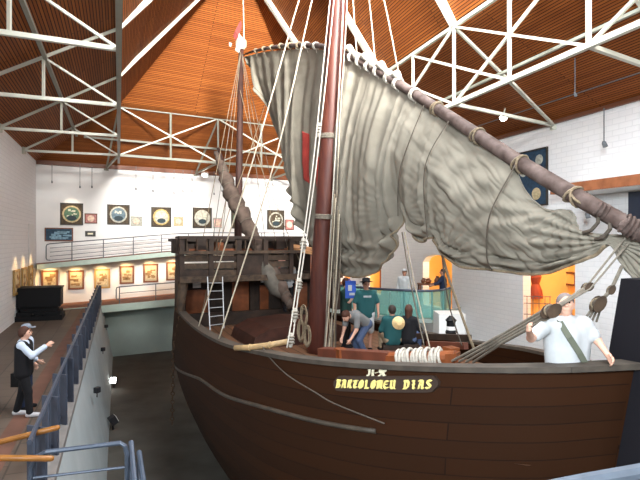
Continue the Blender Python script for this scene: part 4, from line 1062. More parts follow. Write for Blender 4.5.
# ------------------------------------------------------------------ ropes
MH = W(346.5, -148, 11.42)
ropes = [
 ('rope', 'cream rope from the masthead to the near rail, left of the long pair', [MH, W(299, 0, 11.9), W(253, 160, 12.1), W(197, 331, 12.3)], .017, M_rope),
 ('rope', 'cream rope from the masthead to the near rail, right of the long pair', [MH, W(312, 0, 11.5), W(275, 160, 11.0), W(219, 339, 10.4)], .016, M_rope),
 ('rope', 'white shroud running just left of the main mast, inner of two', [MH, W(334, 0, 11.0), W(317, 160, 9.6), W(299, 290, 8.6), W(292, 345, 8.2)], .013, M_rope_w),
 ('rope', 'white shroud running just left of the main mast, outer of two', [MH, W(330, 0, 10.9), W(313.5, 160, 9.5), W(296, 290, 8.5), W(287, 348, 8.1)], .013, M_rope_w),
 ('rope', 'cream rope running down just right of the main mast', [MH, W(343.5, 0, 11.4), W(335, 160, 11.8), W(329, 260, 12.0), W(325, 352, 12.0)], .018, M_rope_w),
 ('rope', 'second cream rope close right of the main mast, ending at the sail', [MH, W(347, 0, 11.3), W(340, 120, 11.6), W(333, 300, 11.9), W(331, 352, 11.8)], .014, M_rope),
 ('rope', 'thin pale rope from above onto the white rope roll of the yard', [W(358, -60, 11.6), W(369, 0, 11.3), W(375.5, 66, 11.0)], .016, M_rope),
 ('rope', 'thin pale rope from above to the yard right of the rope roll', [W(368, -60, 10.9), W(384, 0, 10.6), W(400, 80, 10.3)], .016, M_rope),
 ('rope', 'thin pale rope from above to the yard beside the main mast', [W(350, -60, 11.7), W(353, 0, 11.6), W(357, 58, 11.4)], .016, M_rope),
 ('rope', 'pale halyard rising from the mizzen mast head to the roof', [W(244, 44, 18.9), W(243.2, 0, 18.9), W(242, -12, 19.5)], .024, M_rope),
 ('rope', 'dark brail line down the sail beside the folds right of the mast', [sail_pt(431, 106, -.15), sail_pt(420, 170, -.42), sail_pt(408, 216, -.22)], .009, M_rope_d),
 ('rope', 'dark brail line down the middle of the sail', [sail_pt(456, 122, -.15), sail_pt(447, 170, -.45), sail_pt(438, 238, -.22)], .009, M_rope_d),
 ('rope', 'dark brail line down the sail near the wall hanging', [sail_pt(524, 166, -.16), sail_pt(513, 215, -.42), sail_pt(503, 256, -.3), sail_pt(500, 270, -.15)], .011, M_rope_d),
 ('rope', 'pale sheet from the gathered sail to the deck, left of a pair', [sail_pt(402, 232), W(412, 290, 9.9), W(424, 345, 9.6)], .014, M_rope_g),
 ('rope', 'pale sheet from the gathered sail to the deck, right of a pair', [sail_pt(404.5, 232), W(416, 290, 9.7), W(430, 348, 9.4)], .014, M_rope),
 ('rope', 'thick dark and tan rope from the sail foot to the far rail', [sail_pt(438, 240), W(451, 285, 9.3), W(474, 349, 9.0)], .026, M_rope_t),
 ('rope', 'thin dark rope beside the thick tan rope below the sail foot', [sail_pt(440, 238), W(448, 300, 9.2), W(462, 346, 9.0)], .012, M_rope_d),
 ('rope', 'dark rope hanging in a long curve down the near hull side', [W(263, 347, 8.5)] + [hp(*on_hull(x_, y_), -1, .03) for x_, y_ in ((270, 356), (290, 374), (315, 391), (340, 405), (385, 424))], .010, M_rope_d),
 ('rope', 'thin rope from the mizzen mast down to the castle, left of the ladder', [W(231, 175, 18.6), W(213, 262, 16.6), W(198, 330, 15.8)], .014, M_rope_t),
 ('rope', 'thin rope from roof to mizzen yard left of the mizzen mast', [W(265, 105, 18.9), W(247, 160, 18.2), W(228, 215, 17.4), W(206, 300, 15.9)], .013, M_rope_t),
 ('rope', 'thin rope crossing from the mizzen to the castle rail on the right', [W(240, 90, 18.9), W(262, 170, 18.2), W(300, 262, 17.2)], .012, M_rope_t),
]
for k in range(9):
    x = 318; ropes.append(('shroud', 'grey shroud in the bundle close behind the foot of the main mast', [W(334 + k * .9, 190 + k * 4, 11.6), W(328.5 + (k * 1.3 + 1.1 * math.sin(k * 5.1)), 285, 11.6), W(323.5 + (k * 5 % 9) * 1.5, 356, 11.7)], .013, [M_rope_g, M_rope_t, M_rope, M_rope_d][k % 4], 'shrouds behind the mast foot'))
for k in range(6):
    ropes.append(('shroud', 'thin tan shroud from the mizzen mast head down to the castle rail', [W(241, 50, 18.95), W([203, 213, 222, 266, 277, 288][k], [238, 239, 240, 246, 248, 250][k], [16.4, 16.9, 17.4, 18.6, 18.3, 18.0][k])], .011, [M_rope_t, M_rope_g][k % 2], 'shrouds of the mizzen mast'))
def curve_pts(p, n=18):
    if len(p) == 2: return p
    out = []; m = len(p)
    for i in range(m - 1):
        p0, p1, p2, p3 = p[max(0, i - 1)], p[i], p[i + 1], p[min(m - 1, i + 2)]
        for k in range(n // (m - 1) + 2):
            t_ = k / (n // (m - 1) + 2)
            out.append(.5 * ((2 * p1) + (p2 - p0) * t_ + (2 * p0 - 5 * p1 + 4 * p2 - p3) * t_ * t_ + (3 * p1 - p0 - 3 * p2 + p3) * t_ ** 3))
    out.append(p[-1]); return out
for r in ropes:
    o = MB().tube(curve_pts(r[2]), r[3], 6).build(r[0], r[4], smooth=True); tag(o, r[1], 'rope', r[5] if len(r) > 5 else None)
# knotted lashings along the white shrouds
for k, (px, py, Y) in enumerate(((318.5, 130, 9.9), (303, 245, 8.9), (299, 285, 8.6), (295, 315, 8.4), (291, 340, 8.25))):
    t = thing('rope_lashing', W(px, py, Y), f'knotted white lashing around the twin shrouds, {ords[k]} from the top', 'rope', 'lashings on the twin shrouds')
    mb = MB(); mb.tube([W(px + .5, py - 7, Y), W(px, py, Y), W(px - .6, py + 7, Y)], [.03, .05, .03], 8); mb.build('knot', M_rope_w, t)
    for q in (-1, 0, 1): MB().torus(W(px, py + q * 3, Y), V((0, .1, 1)), .05, .014, 12, 5).build('turn', M_rope_g, t)
# coils hanging behind the shrouds
for k, (px, py) in enumerate(((304, 316), (301, 331), (307, 336))):
    mb = MB(); rnd = random.Random(k + 3); c = W(px, py, 9.6); lp_ = []
    for q in range(7 * 14):
        a = q / 14 * 2 * math.pi; A = .05 + .012 * math.sin(q * .13 + k); B = .17 + .03 * math.sin(q * .09)
        lp_.append(c + V((A * math.sin(a) + .012 * math.sin(q * .31), .02 * math.cos(q * .2), B * math.cos(a) + .015 * math.sin(q * .11))))
    mb.tube(lp_, .011, 5)
    tag(mb.build('rope_coil', M_rope_t, smooth=True), f'tan rope coil hanging behind the twin shrouds, {["highest", "left lower", "right lower"][k]} of three', 'rope', 'hanging coils')
# tackles at the bow
def block(c, d, s, label):
    t = thing('pulley_block', c, label, 'pulley'); d = V(d).normalized(); a = d.cross(V((0, 1, 0))).normalized(); b = d.cross(a)
    for q in (-1, 1):
        mb = MB(); K = 14; ring = [c + d * math.cos(2 * math.pi * k / K) * .2 * s + a * math.sin(2 * math.pi * k / K) * .12 * s + b * q * .06 * s for k in range(K)]
        mb.add(ring + [p + b * q * .03 * s for p in ring], [tuple(range(K)), tuple(range(2 * K - 1, K - 1, -1))] + [(k, (k + 1) % K, K + (k + 1) % K, K + k) for k in range(K)]); mb.build('cheek', M_greywood, t)
    MB().lathe(c - b * .05 * s, b, [(.1 * s, 0), (.075 * s, .05 * s), (.1 * s, .1 * s)], 14).build('sheave', M_rope_d, t)
    mb = MB(); mb.torus(c, b, .16 * s, .018 * s, 18, 6, .72); mb.build('strop', M_rope_t, t)
    return t
b1, b2, b3 = W(587.5, 287, 5.6), W(551, 311, 5.35), W(598, 304, 5.75)
dv = (W(587, 287, 5.6) - W(551, 311, 5.35))
block(b1, dv, .36, 'small pulley block up the tackle line right of the white-shirted man')
block(b2, dv, .55, 'large pulley block before the white-shirted man')
b4 = W(611, 290, 5.75)
block(b3, W(622, 268, 5.8) - b3, .52, 'large pulley block below the sail corner beside the stem post')
block(b4, W(622, 268, 5.8) - b4, .3, 'small pulley block just under the sail corner')
tk = [('tackle line from the sail tack to the small block, upper', [sail_pt(628, 238, -.05), b1 + V((0, 0, .02))], .011), ('tackle line from the sail tack to the large block, lower', [sail_pt(632, 243, -.05), W(590, 289, 5.55), b2], .010), ('tackle line joining the small block to the large block', [b1, b2], .024)]
for k in range(4):
    tk.append(('tan tackle fall fanning from the large block down to the deck by the windlass', [b2 + V((0, 0, .05 - .035 * k)), W(505 - k * 1, 333 + k * 3.4, 6.4), W(452 + k * 7, 361 + k * .5, 7.4)], .018))
tk.append(('short line from the sail corner to the block beside the stem post', [W(622, 266, 5.8), b4, b3], .02))
for k in range(4): tk.append(('short fall under the block beside the stem post', [b3 + V((-.03 + .025 * k, 0, 0)), W(580 + k * 5.5, 326 - k * 1.5, 5.9)], .013))
for lab, p, r in tk:
    g = 'falls of the large tackle' if 'fanning' in lab else 'falls of the stem tackle' if 'short fall' in lab else None
    tag(MB().tube(p, r, 6).build('tackle_line', M_rope_g), lab, 'rope', g)
# chain at the stern side
t = thing('chain', W(176, 315, 17), 'rusty chain hanging down the stern side of the hull above the pit', 'chain')
for k in range(26):
    y = 318 + k * 4.2; x = lerp(y, [318, 350, 430], [180, 173.5, 172]); c = W(x, y, 15.2)
    MB().torus(c, V((1, .2, 0)) if k % 2 else V((.2, 1, 0)), .055, .016, 10, 5, 1.5 if False else 1.0).build('link', M_iron, t)

# ------------------------------------------------------------------ boarding balcony with green glass
t = thing('glass_balcony', W(410, 320, 19.5), 'curved boarding balcony with green glass panels beyond the ship', 'balcony')
path = [(341, 21.5), (352, 21.0), (364, 20.5), (376, 20.1), (390, 19.7), (404, 19.4), (418, 19.2), (432, 19.2), (443, 19.6), (450, 20.4)]
zf_, zt_ = -2.95, -1.88
bp = [W(x, 240, Y) for x, Y in path]; bp = [V((p.x, p.y, 0)) for p in bp]
for k, (a, b) in enumerate(zip(bp[:-1], bp[1:])):
    d = (b - a); g0, g1 = a + d * .02, a + d * .98; n = V((d.y, -d.x, 0)).normalized() * .012
    mb = MB(); mb.hexa([tp(g0 - n, zf_ + .08), tp(g1 - n, zf_ + .08), tp(g1 + n, zf_ + .08), tp(g0 + n, zf_ + .08), tp(g0 - n, zt_ - .03), tp(g1 - n, zt_ - .03), tp(g1 + n, zt_ - .03), tp(g0 + n, zt_ - .03)]); mb.build('glass_panel', M_glass, t)
for k in (0, 1, 3, 5, 6, 7, 8, 9): MB().tube([tp(bp[k], zf_), tp(bp[k], zt_)], .035, 6).build('post', mat('teal_post', (.10, .26, .25), .5), t)
MB().tube([tp(p, zt_) for p in bp], .045, 8).build('handrail', M_rail, t)
back = [right_pt(380, 300), right_pt(447, 300)]
mb = MB(); inner = [V((p.x, p.y, 0)) + V((1.2, 2.6, 0)) for p in bp]
for k in range(len(bp) - 1):
    mb.hexa([tp(bp[k], zf_ - .12), tp(bp[k + 1], zf_ - .12), tp(inner[k + 1], zf_ - .12), tp(inner[k], zf_ - .12), tp(bp[k], zf_ + .04), tp(bp[k + 1], zf_ + .04), tp(inner[k + 1], zf_ + .04), tp(inner[k], zf_ + .04)])
mb.build('floor_plate', M_pitgreen, t)
mb = MB()
for k in range(3, len(bp) - 1):
    f = lambda p, q, u: p.lerp(q, u)
    mb.hexa([tp(f(bp[k], inner[k], .45), zf_ - .75), tp(f(bp[k + 1], inner[k + 1], .45), zf_ - .75), tp(inner[k + 1], zf_ - .75), tp(inner[k], zf_ - .75), tp(f(bp[k], inner[k], .05), zf_ - .12), tp(f(bp[k + 1], inner[k + 1], .05), zf_ - .12), tp(inner[k + 1], zf_ - .12), tp(inner[k], zf_ - .12)])
mb.build('underside', M_white, t)
# pale plinth box right of the balcony with a lantern in front
mb = MB(); mb.box(W(449, 325, 18.2), .9, .9, .9); tag(mb.build('plinth', M_white), 'white plinth box at the right end of the glass balcony', 'plinth')
t = thing('lantern', W(451, 336, 12), 'small black lantern on the far rail before the white plinth', 'lantern')
mb = MB(); mb.lathe(W(451, 334, 12), V((0, 0, 1)), [(.12, 0), (.13, .05), (.10, .1), (.10, .28), (.13, .32), (.04, .42)], 10); mb.build('body', M_black, t)
MB().torus(W(451, 322, 12), V((0, 1, 0)), .07, .012, 14, 5).build('ring', M_black, t)
mb = MB(); mb.lathe(W(451, 330.5, 12), V((0, 0, 1)), [(.102, 0), (.102, .1)], 10); mb.build('pane', M_white, t)
# furniture in the large opening
t = thing('display_stand', alcove_pt(3, 533, 318, .5), 'dark red and black display stand at the left side of the big lit opening', 'stand')
c = alcove_pt(3, 529, 300, 1.6)
mb = MB(); mb.box(V((c.x, c.y, CZ - 1.9)), .5, .5, 2.0); mb.build('cabinet', M_black, t)
mb = MB(); c2 = alcove_pt(3, 535, 285, 1.0); mb.lathe(c2 - V((0, 0, .5)), V((0, 0, 1)), [(.30, 0), (.26, .3), (.16, .55), (.24, .8), (.2, .95), (.06, 1.02)], 14); mb.build('red_drape', mat('dull_red', (.30, .06, .03), .7), t)
t = thing('low_fence', alcove_pt(3, 535, 318, .1), 'thin black metal fence low across the left of the big lit opening', 'fence')
for y in (296, 303, 314): MB().tube([alcove_pt(3, 518, y, .05), alcove_pt(3, 551, y + .8, .05)], .012, 6).build('rail', M_dsteel, t)
for x in (521, 527, 533, 539, 545, 550): MB().tube([alcove_pt(3, x, 296, .05), alcove_pt(3, x, 326, .05)], .01, 6).build('bar', M_dsteel, t)
picture('picture_frame', [alcove_pt(3, 560, 285, 2.55), alcove_pt(3, 577, 285.5, 2.55), alcove_pt(3, 577, 271.5, 2.55), alcove_pt(3, 560, 272, 2.55)], rn, M_frameb, 'dark framed picture on the orange wall inside the big opening', 'picture', None, .07, M_warmwall)

# ------------------------------------------------------------------ people
def sdf_mesh(prims, vox, k=.03):
    """one closed surface around blended tapered limbs; prims: ('c', p0, p1, r0, r1) or ('e', centre, radii)"""
    lo = np.array([1e9] * 3); hi = -lo
    for p in prims:
        if p[0] == 'c': pts = [np.array(p[1]), np.array(p[2])]; r = max(p[3], p[4])
        else: pts = [np.array(p[1])]; r = max(p[2])
        for q in pts: lo = np.minimum(lo, q - r - .05); hi = np.maximum(hi, q + r + .05)
    n = np.ceil((hi - lo) / vox).astype(int) + 1
    D = np.full(n, .2, np.float32); axs = [lo[i] + vox * np.arange(n[i]) for i in range(3)]
    for p in prims:
        if p[0] == 'c': a, b = np.array(p[1], float), np.array(p[2], float); r = max(p[3], p[4]); l, u = np.minimum(a, b) - r - .09, np.maximum(a, b) + r + .09
        else: a = np.array(p[1], float); r = max(p[2]); l, u = a - r - .09, a + r + .09
        i0 = np.maximum(((l - lo) / vox).astype(int), 0); i1 = np.minimum(((u - lo) / vox).astype(int) + 2, n)
        X, Y, Z = np.meshgrid(*[axs[i][i0[i]:i1[i]] for i in range(3)], indexing='ij')
        if p[0] == 'c':
            d = b - a; L2 = max(d.dot(d), 1e-9)
            t = np.clip(((X - a[0]) * d[0] + (Y - a[1]) * d[1] + (Z - a[2]) * d[2]) / L2, 0, 1)
            dist = np.sqrt((X - a[0] - t * d[0]) ** 2 + (Y - a[1] - t * d[1]) ** 2 + (Z - a[2] - t * d[2]) ** 2) - (p[3] + (p[4] - p[3]) * t)
        else:
            R = np.array(p[2]); q = np.sqrt(((X - a[0]) / R[0]) ** 2 + ((Y - a[1]) / R[1]) ** 2 + ((Z - a[2]) / R[2]) ** 2); dist = (q - 1) * R.min()
        S = D[i0[0]:i1[0], i0[1]:i1[1], i0[2]:i1[2]]
        kk = p[-1] if isinstance(p[-1], str) else None
        kr = k if r > .03 else .012
        hq = np.maximum(kr - np.abs(S - dist), 0) / kr
        D[i0[0]:i1[0], i0[1]:i1[1], i0[2]:i1[2]] = np.minimum(S, dist) - hq * hq * kr / 4
    # surface nets
    ins = D < 0
    nx, ny, nz = n
    c = [D[i:nx - 1 + i, j:ny - 1 + j, l:nz - 1 + l] for i in (0, 1) for j in (0, 1) for l in (0, 1)]
    cnt = sum((x < 0).astype(np.int8) for x in c)
    act = (cnt > 0) & (cnt < 8)
    ids = np.full(act.shape, -1, int); idx = np.argwhere(act); ids[act] = np.arange(len(idx))
    acc = np.zeros((len(idx), 3)); num = np.zeros(len(idx))
    offs = [(i, j, l) for i in (0, 1) for j in (0, 1) for l in (0, 1)]
    cv = [x[act] for x in c]
    for e in [(0, 1), (2, 3), (4, 5), (6, 7), (0, 2), (1, 3), (4, 6), (5, 7), (0, 4), (1, 5), (2, 6), (3, 7)]:
        a, b = cv[e[0]], cv[e[1]]; m = (a < 0) != (b < 0)
        t = np.where(m, a / np.where(np.abs(a - b) < 1e-9, 1, a - b), 0)
        pa, pb = np.array(offs[e[0]]), np.array(offs[e[1]])
        acc += np.where(m[:, None], pa + t[:, None] * (pb - pa), 0); num += m
    P = (idx + acc / num[:, None]) * vox + lo
    faces = []
    for ax in range(3):
        o1, o2 = [(1, 2), (2, 0), (0, 1)][ax]
        sl0 = [slice(1, -1)] * 3; sl0[ax] = slice(0, -1); sl1 = list(sl0); sl1[ax] = slice(1, None)
        A = ins[tuple(sl0)]; B = ins[tuple(sl1)]; ch = np.argwhere(A != B)
        for q in ch:
            base = q.copy(); base[o1] += 1; base[o2] += 1
            g = []
            for (u_, v_) in ((0, 0), (1, 0), (1, 1), (0, 1)):
                w_ = base.copy(); w_[o1] -= u_; w_[o2] -= v_; g.append(int(ids[tuple(w_)]))
            if min(g) < 0: continue
            faces.append(tuple(g) if ins[tuple(base)] else tuple(reversed(g)))
    return [V(p) for p in P], faces

BASE = dict(pel=(0, 0, .95), che=(0, .0, 1.30), nec=(0, .0, 1.49), hea=(0, .025, 1.635),
            hipL=(-.10, 0, .92), hipR=(.10, 0, .92), kneL=(-.105, .02, .50), kneR=(.105, .02, .50), ankL=(-.11, -.02, .085), ankR=(.11, -.02, .085),
            shoL=(-.185, 0, 1.42), shoR=(.185, 0, 1.42), elbL=(-.25, -.02, 1.15), elbR=(.25, -.02, 1.15), wriL=(-.26, .08, .91), wriR=(.26, .08, .91))
def person(loc, yaw, label, pose=None, vox=.016, face=(0, 1, 0), skin=None, shirt=None, sleeve=.55, trousers=None, leg=1.0, hair=None, hairlen=0, shoes=M_blackc, hat=None, build=1.0, world=None, female=False, nose=True, group=None):
    J = {k: V(v) for k, v in BASE.items()}
    R = Matrix.Rotation(yaw, 3, 'Z'); Ri = R.inverted(); loc = V(loc)
    for k, v in (pose or {}).items(): J[k] = V(v)
    for k, v in (world or {}).items(): J[k] = Ri @ (V(v) - loc)
    t = thing('person', loc, label, 'person', group)
    f = V(face).normalized(); H = J['hea']; up = V((0, 0, 1)); side = f.cross(up).normalized(); hu = side.cross(f)
    g = build
    def limbs(infl=0.0):
        return {
          'torso': [('c', J['hipL'] * .9 + J['pel'] * .1, J['shoL'] * .72 + J['che'] * .28, .10 * g + infl, .095 * g + infl), ('c', J['hipR'] * .9 + J['pel'] * .1, J['shoR'] * .72 + J['che'] * .28, .10 * g + infl, .095 * g + infl),
                    ('c', J['pel'], J['che'], .12 * g + infl, .125 * g + infl), ('c', J['che'], J['nec'] - (J['nec'] - J['che']) * .25, .115 * g + infl, .07 * g + infl), ('c', J['shoL'], J['shoR'], .06 + infl, .06 + infl)],
        }
    body = list(limbs()['torso'])
    body.append(('c', J['che'] + (J['nec'] - J['che']) * .6, H - hu * .03 - f * .02, .062, .055))
    # head: skull, face, jaw, nose, ears
    body += [('e', H + hu * .025 - f * .012, (.078, .09, .10)), ('c', H + f * .028 - hu * .02, H + f * .035 - hu * .078, .062, .040)]
    if nose: body.append(('c', H + f * .088 + hu * .012, H + f * .108 - hu * .028, .010, .016))
    body += [('c', H + side * s * .078 + hu * .015, H + side * s * .08 - hu * .03, .014, .011) for s in (-1, 1)]
    body += [('c', H + f * .082 - hu * .060 - side * .02, H + f * .082 - hu * .060 + side * .02, .010, .010)]
    for s in 'LR':
        sho, elb, wri = J['sho' + s], J['elb' + s], J['wri' + s]; hip, kne, ank = J['hip' + s], J['kne' + s], J['ank' + s]
        body += [('c', sho, elb, .052 * g, .041), ('c', elb, wri, .041, .028), ('c', hip, kne, .088 * g, .056), ('c', kne, ank, .056, .038)]
        toe = J.get('toe' + s, ank + V((0, .17, -.045)))
        body += [('c', ank + V((0, -.03, -.04)), toe, .042, .034)]
        d = (wri - elb).normalized(); inw = V((-1, 0, 0)) if s == 'R' else V((1, 0, 0))
        ref = V((0, 1, 0)) if abs(d.y) < .8 else V((0, 0, 1))
        pn = (ref - d * ref.dot(d)).normalized(); cu = d.cross(pn); cu = cu if cu.dot(inw) > 0 else -cu
        # palm spread along pn, curl towards cu
        body += [('c', wri, wri + d * .085 + pn * .022, .026, .020), ('c', wri, wri + d * .085 - pn * .022, .026, .020)]
        for q, (o, ln_) in enumerate(((.034, .068), (.012, .078), (-.011, .072), (-.033, .056))):
            b0 = wri + d * .088 + pn * o; b1 = b0 + d * ln_ * .5 + cu * ln_ * .15; b2 = b1 + d * ln_ * .38 + cu * ln_ * .38
            body += [('c', b0, b1, .0105, .0095), ('c', b1, b2, .0095, .008)]
        b0 = wri + d * .03 + pn * .028; b1 = b0 + d * .035 + pn * .028 + cu * .02; body += [('c', b0, b1, .013, .011), ('c', b1, b1 + d * .03 + cu * .012, .011, .009)]
    vs, fs = sdf_mesh(body, vox)
    toW = lambda p: loc + R @ p
    def emit(nm, vs, fs, m, parent=t): mb = MB(); mb.add([toW(p) for p in vs], fs); return mb.build(nm, m, parent, smooth=True)
    emit('body', vs, fs, skin or M_skin)
    # clothes follow the body
    if shirt:
        e = .018; pr = list(limbs(e)['torso']); hem = J['pel'] + (J['pel'] - J['che']) * .12
        pr += [('c', hem + (J['hipL'] - J['pel']) * .75, J['che'], .105 * g + e, .1 * g + e), ('c', hem + (J['hipR'] - J['pel']) * .75, J['che'], .105 * g + e, .1 * g + e)]
        for s in 'LR':
            sho, elb, wri = J['sho' + s], J['elb' + s], J['wri' + s]
            if sleeve <= 1: pr.append(('c', sho, sho.lerp(elb, sleeve), .054 * g + e, .052 + e))
            else: pr += [('c', sho, elb, .054 * g + e, .043 + e), ('c', elb, elb.lerp(wri, sleeve - 1), .043 + e, .034 + e)]
        v2, f2 = sdf_mesh(pr, vox); so = emit('shirt', v2, f2, shirt)
    if trousers:
        e = .016; pr = [('c', J['hipL'], J['hipR'], .105 * g + e, .105 * g + e), ('c', J['pel'], J['pel'] + (J['che'] - J['pel']) * .15, .115 * g + e, .11 * g + e)]
        for s in 'LR':
            hip, kne, ank = J['hip' + s], J['kne' + s], J['ank' + s]
            if leg <= 1: pr.append(('c', hip, hip.lerp(kne, leg), .092 * g + e, .075 + e))
            else: pr += [('c', hip, kne, .09 * g + e, .060 + e), ('c', kne, kne.lerp(ank, leg - 1), .060 + e, .048 + e)]
        v2, f2 = sdf_mesh(pr, vox); emit('trousers', v2, f2, trousers)
    for s in 'LR':
        ank = J['ank' + s]; toe = J.get('toe' + s, ank + V((0, .17, -.045)))
        v2, f2 = sdf_mesh([('c', ank + V((0, -.03, -.035)), toe, .052, .042)], vox); emit('shoe', v2, f2, shoes)
    if hair:
        pr = [('e', H + hu * .045 - f * .025, (.088, .096, .098)), ('e', H + hu * .01 - f * .05, (.082, .07, .10))]
        if hairlen: pr += [('c', H - f * .06, H - f * .075 - hu * hairlen, .075, .05), ('c', H - f * .02 + side * .06, H - f * .04 + side * .06 - hu * hairlen * .8, .04, .03), ('c', H - f * .02 - side * .06, H - f * .04 - side * .06 - hu * hairlen * .8, .04, .03)]
        v2, f2 = sdf_mesh(pr, vox); emit('hair', v2, f2, hair)
    mb = MB()
    for s in (-1, 1): mb.ball(toW(H + f * .078 + side * s * .03 + hu * .015), .011, 8)
    mb.build('eyes', M_black, t)
    if hat:
        kind, m = hat
        axis = R @ (hu - f * .15).normalized(); c = toW(H + hu * .09 - f * .01)
        if kind == 'cap':
            mb = MB(); mb.lathe(c - axis * .02, axis, [(.10, 0), (.098, .04), (.08, .075), (.03, .09)], 16); co_ = mb.build('cap', m, t, smooth=True)
            mb = MB(); b0 = c - axis * .01; fw = R @ f; sd = R @ side; ring = [b0 + fw * .07 + sd * .08, b0 + fw * .17 + sd * .055, b0 + fw * .19, b0 + fw * .17 - sd * .055, b0 + fw * .07 - sd * .08]
            mb.add(ring + [p + axis * .012 for p in ring], [(0, 1, 2, 3, 4), (9, 8, 7, 6, 5)] + [(k, (k + 1) % 5, 5 + (k + 1) % 5, 5 + k) for k in range(5)]); mb.build('cap_peak', m, co_)
        else:
            MB().lathe(c - axis * .03, axis, [(.165, 0), (.16, .012), (.10, .02), (.095, .09), (.05, .11), (.01, .112)], 18).build('hat', m, t, smooth=True)
    return t, J, toW

# the man in white on the fore deck, looking up at the tackle
gw = W(567, 306, 5.55); floor_b = dz(16.2)
locm = V((gw.x, gw.y, CZ - 2.32))
pw, JW, TW = person(locm, math.pi, 'man in white short-sleeved shirt with olive shoulder strap, standing at the bow rail looking up', vox=.011, face=(.35, 1, .35),
    pose=dict(nec=(0, .0, 1.49), hea=(.01, -.01, 1.62), ankL=(-.11, -.32, .10), ankR=(.11, -.32, .10), kneL=(-.105, -.10, .5), kneR=(.105, -.10, .5)), skin=M_skin, shirt=M_whitec, sleeve=.75, trousers=M_khaki, leg=2, hair=M_hairg, build=1.12,
    world=dict(elbR=W(531, 338, 5.35), wriR=W(529, 331, 5.15), elbL=W(597, 340, 5.45), wriL=W(607, 354, 5.28)))
mb = MB(); q = [TW(V(p)) for p in ((.10, -.05, 1.50), (.12, .09, 1.46), (.06, .165, 1.32), (-.04, .175, 1.16), (-.13, .15, 1.02), (-.17, .06, .96))]
for a, b in zip(q[:-1], q[1:]): mb.beam(a, b + (b - a) * .08, .062, .012, V((0, -1, .0)))
mb.build('shoulder_strap', M_strap, pw)
# the two visitors on the walkway
wl_ = fp(25, 416, ZW)
yw = -math.pi / 2 + .25
pp_, J2, T2 = person(V((wl_.x - .02, wl_.y, ZW)), yw, 'woman in black vest and trousers on the walkway, raising a hand to photograph', skin=M_skin, shirt=M_bluec, sleeve=1.9, trousers=M_blackc, leg=1.96, hair=M_hairr, hairlen=.03, shoes=M_shoe, vox=.014,
    pose=dict(elbR=(.20, .20, 1.22), wriR=(.10, .42, 1.38), elbL=(-.24, -.08, 1.15), wriL=(-.26, -.12, .92), kneL=(-.10, -.05, .5), ankL=(-.10, -.16, .085), kneR=(.10, .10, .5), ankR=(.10, .13, .085)))
e = .034
Jv = J2
v2, f2 = sdf_mesh([('c', Jv['hipL'] * .9 + V((0, 0, .05)), Jv['shoL'] * .7 + Jv['che'] * .3, .115 + e, .095 + e), ('c', Jv['hipR'] * .9 + V((0, 0, .05)), Jv['shoR'] * .7 + Jv['che'] * .3, .115 + e, .095 + e), ('c', Jv['pel'], Jv['che'], .13 + e, .125 + e)], .014)
mb = MB(); mb.add([T2(p) for p in v2], f2); mb.build('vest', M_blackc, pp_, smooth=True)
t = thing('handbag', T2(V((-.27, -.12, .52))), 'black handbag hanging from the hand of the woman in the vest', 'bag')
mb = MB(); c = T2(V((-.27, -.14, .62))); mb.box(c, .30, .12, .26, (V((1, 0, 0)), V((0, 1, 0)), V((0, 0, 1)))); mb.build('bag_body', M_black, t)
MB().tube([c + V((-.1, 0, .12)), c + V((-.07, 0, .24)), c + V((0, 0, .28)), c + V((.07, 0, .24)), c + V((.1, 0, .12))], .012, 6).build('strap', M_black, t)
hm_ = person(V((wl_.x - .22, wl_.y + .40, ZW)), yw - .1, 'man in grey cap and pale blue shirt, mostly hidden behind the woman in the vest', skin=M_skin, shirt=M_bluec, sleeve=1.8, trousers=M_navy, leg=1.95, hair=M_hairg, hat=('cap', mat('grey_cap', (.22, .25, .30), .8)), vox=.016,
    pose=dict(elbR=(.20, .12, 1.2), wriR=(.16, .30, 1.05)))[0]
hm_.scale = (.93,) * 3
for o_ in (pp_,): o_.scale = (.95,) * 3
# on the main deck
def at(px, py, Y, hz): p = W(px, py, Y); return V((p.x, p.y, p.z - hz))
L1 = at(366, 283.5, 12.7, 1.64); L1.z = CZ + DZ
pt_, J3, T3 = person(L1, math.pi + .15, 'man in teal t-shirt with pale chest print and dark hat standing on the ship deck', skin=M_skin2, shirt=M_teal, sleeve=.8, trousers=mat('pale_shorts', (.55, .57, .58), .9), leg=.95, hair=M_hair, hat=('brim', M_blackc), build=1.0,
    pose=dict(elbR=(.29, .02, 1.17), wriR=(.30, .14, .95), elbL=(-.29, .02, 1.17), wriL=(-.27, .14, .95)))
mb = MB(); rr_ = Matrix.Rotation(math.pi + .15, 3, 'Z')
for k, (x, w_) in enumerate(((-.075, .03), (-.035, .03), (.005, .02), (.04, .03), (.08, .03))): mb.box(T3(V((x, .158, 1.355))), w_, .02, .045, (rr_ @ V((1, 0, 0)), rr_ @ V((0, 1, 0)), V((0, 0, 1))))
mb.build('shirt_print', M_whitec, pt_)
# man bending over
L2 = V((*W(358, 330, 12.0).xy, CZ + DZ))
person(L2, math.pi * .72, 'person with brown hair in grey t-shirt and jeans bending down on the deck', skin=M_skin, shirt=M_greyc, sleeve=.7, trousers=M_jeans, leg=1.9, hair=M_hairr, face=(0, .75, -.8),
    pose=dict(pel=(0, -.2, .80), hipL=(-.1, -.2, .78), hipR=(.1, -.2, .78), che=(0, .08, .97), nec=(0, .24, 1.02), hea=(0, .38, .99), shoL=(-.18, .18, .97), shoR=(.18, .18, .97), elbL=(-.2, .24, .70), elbR=(.2, .24, .70), wriL=(-.15, .36, .50), wriR=(.15, .36, .50), kneL=(-.1, .06, .44), kneR=(.1, .08, .44), ankL=(-.11, -.14, .085), ankR=(.11, -.14, .085)))
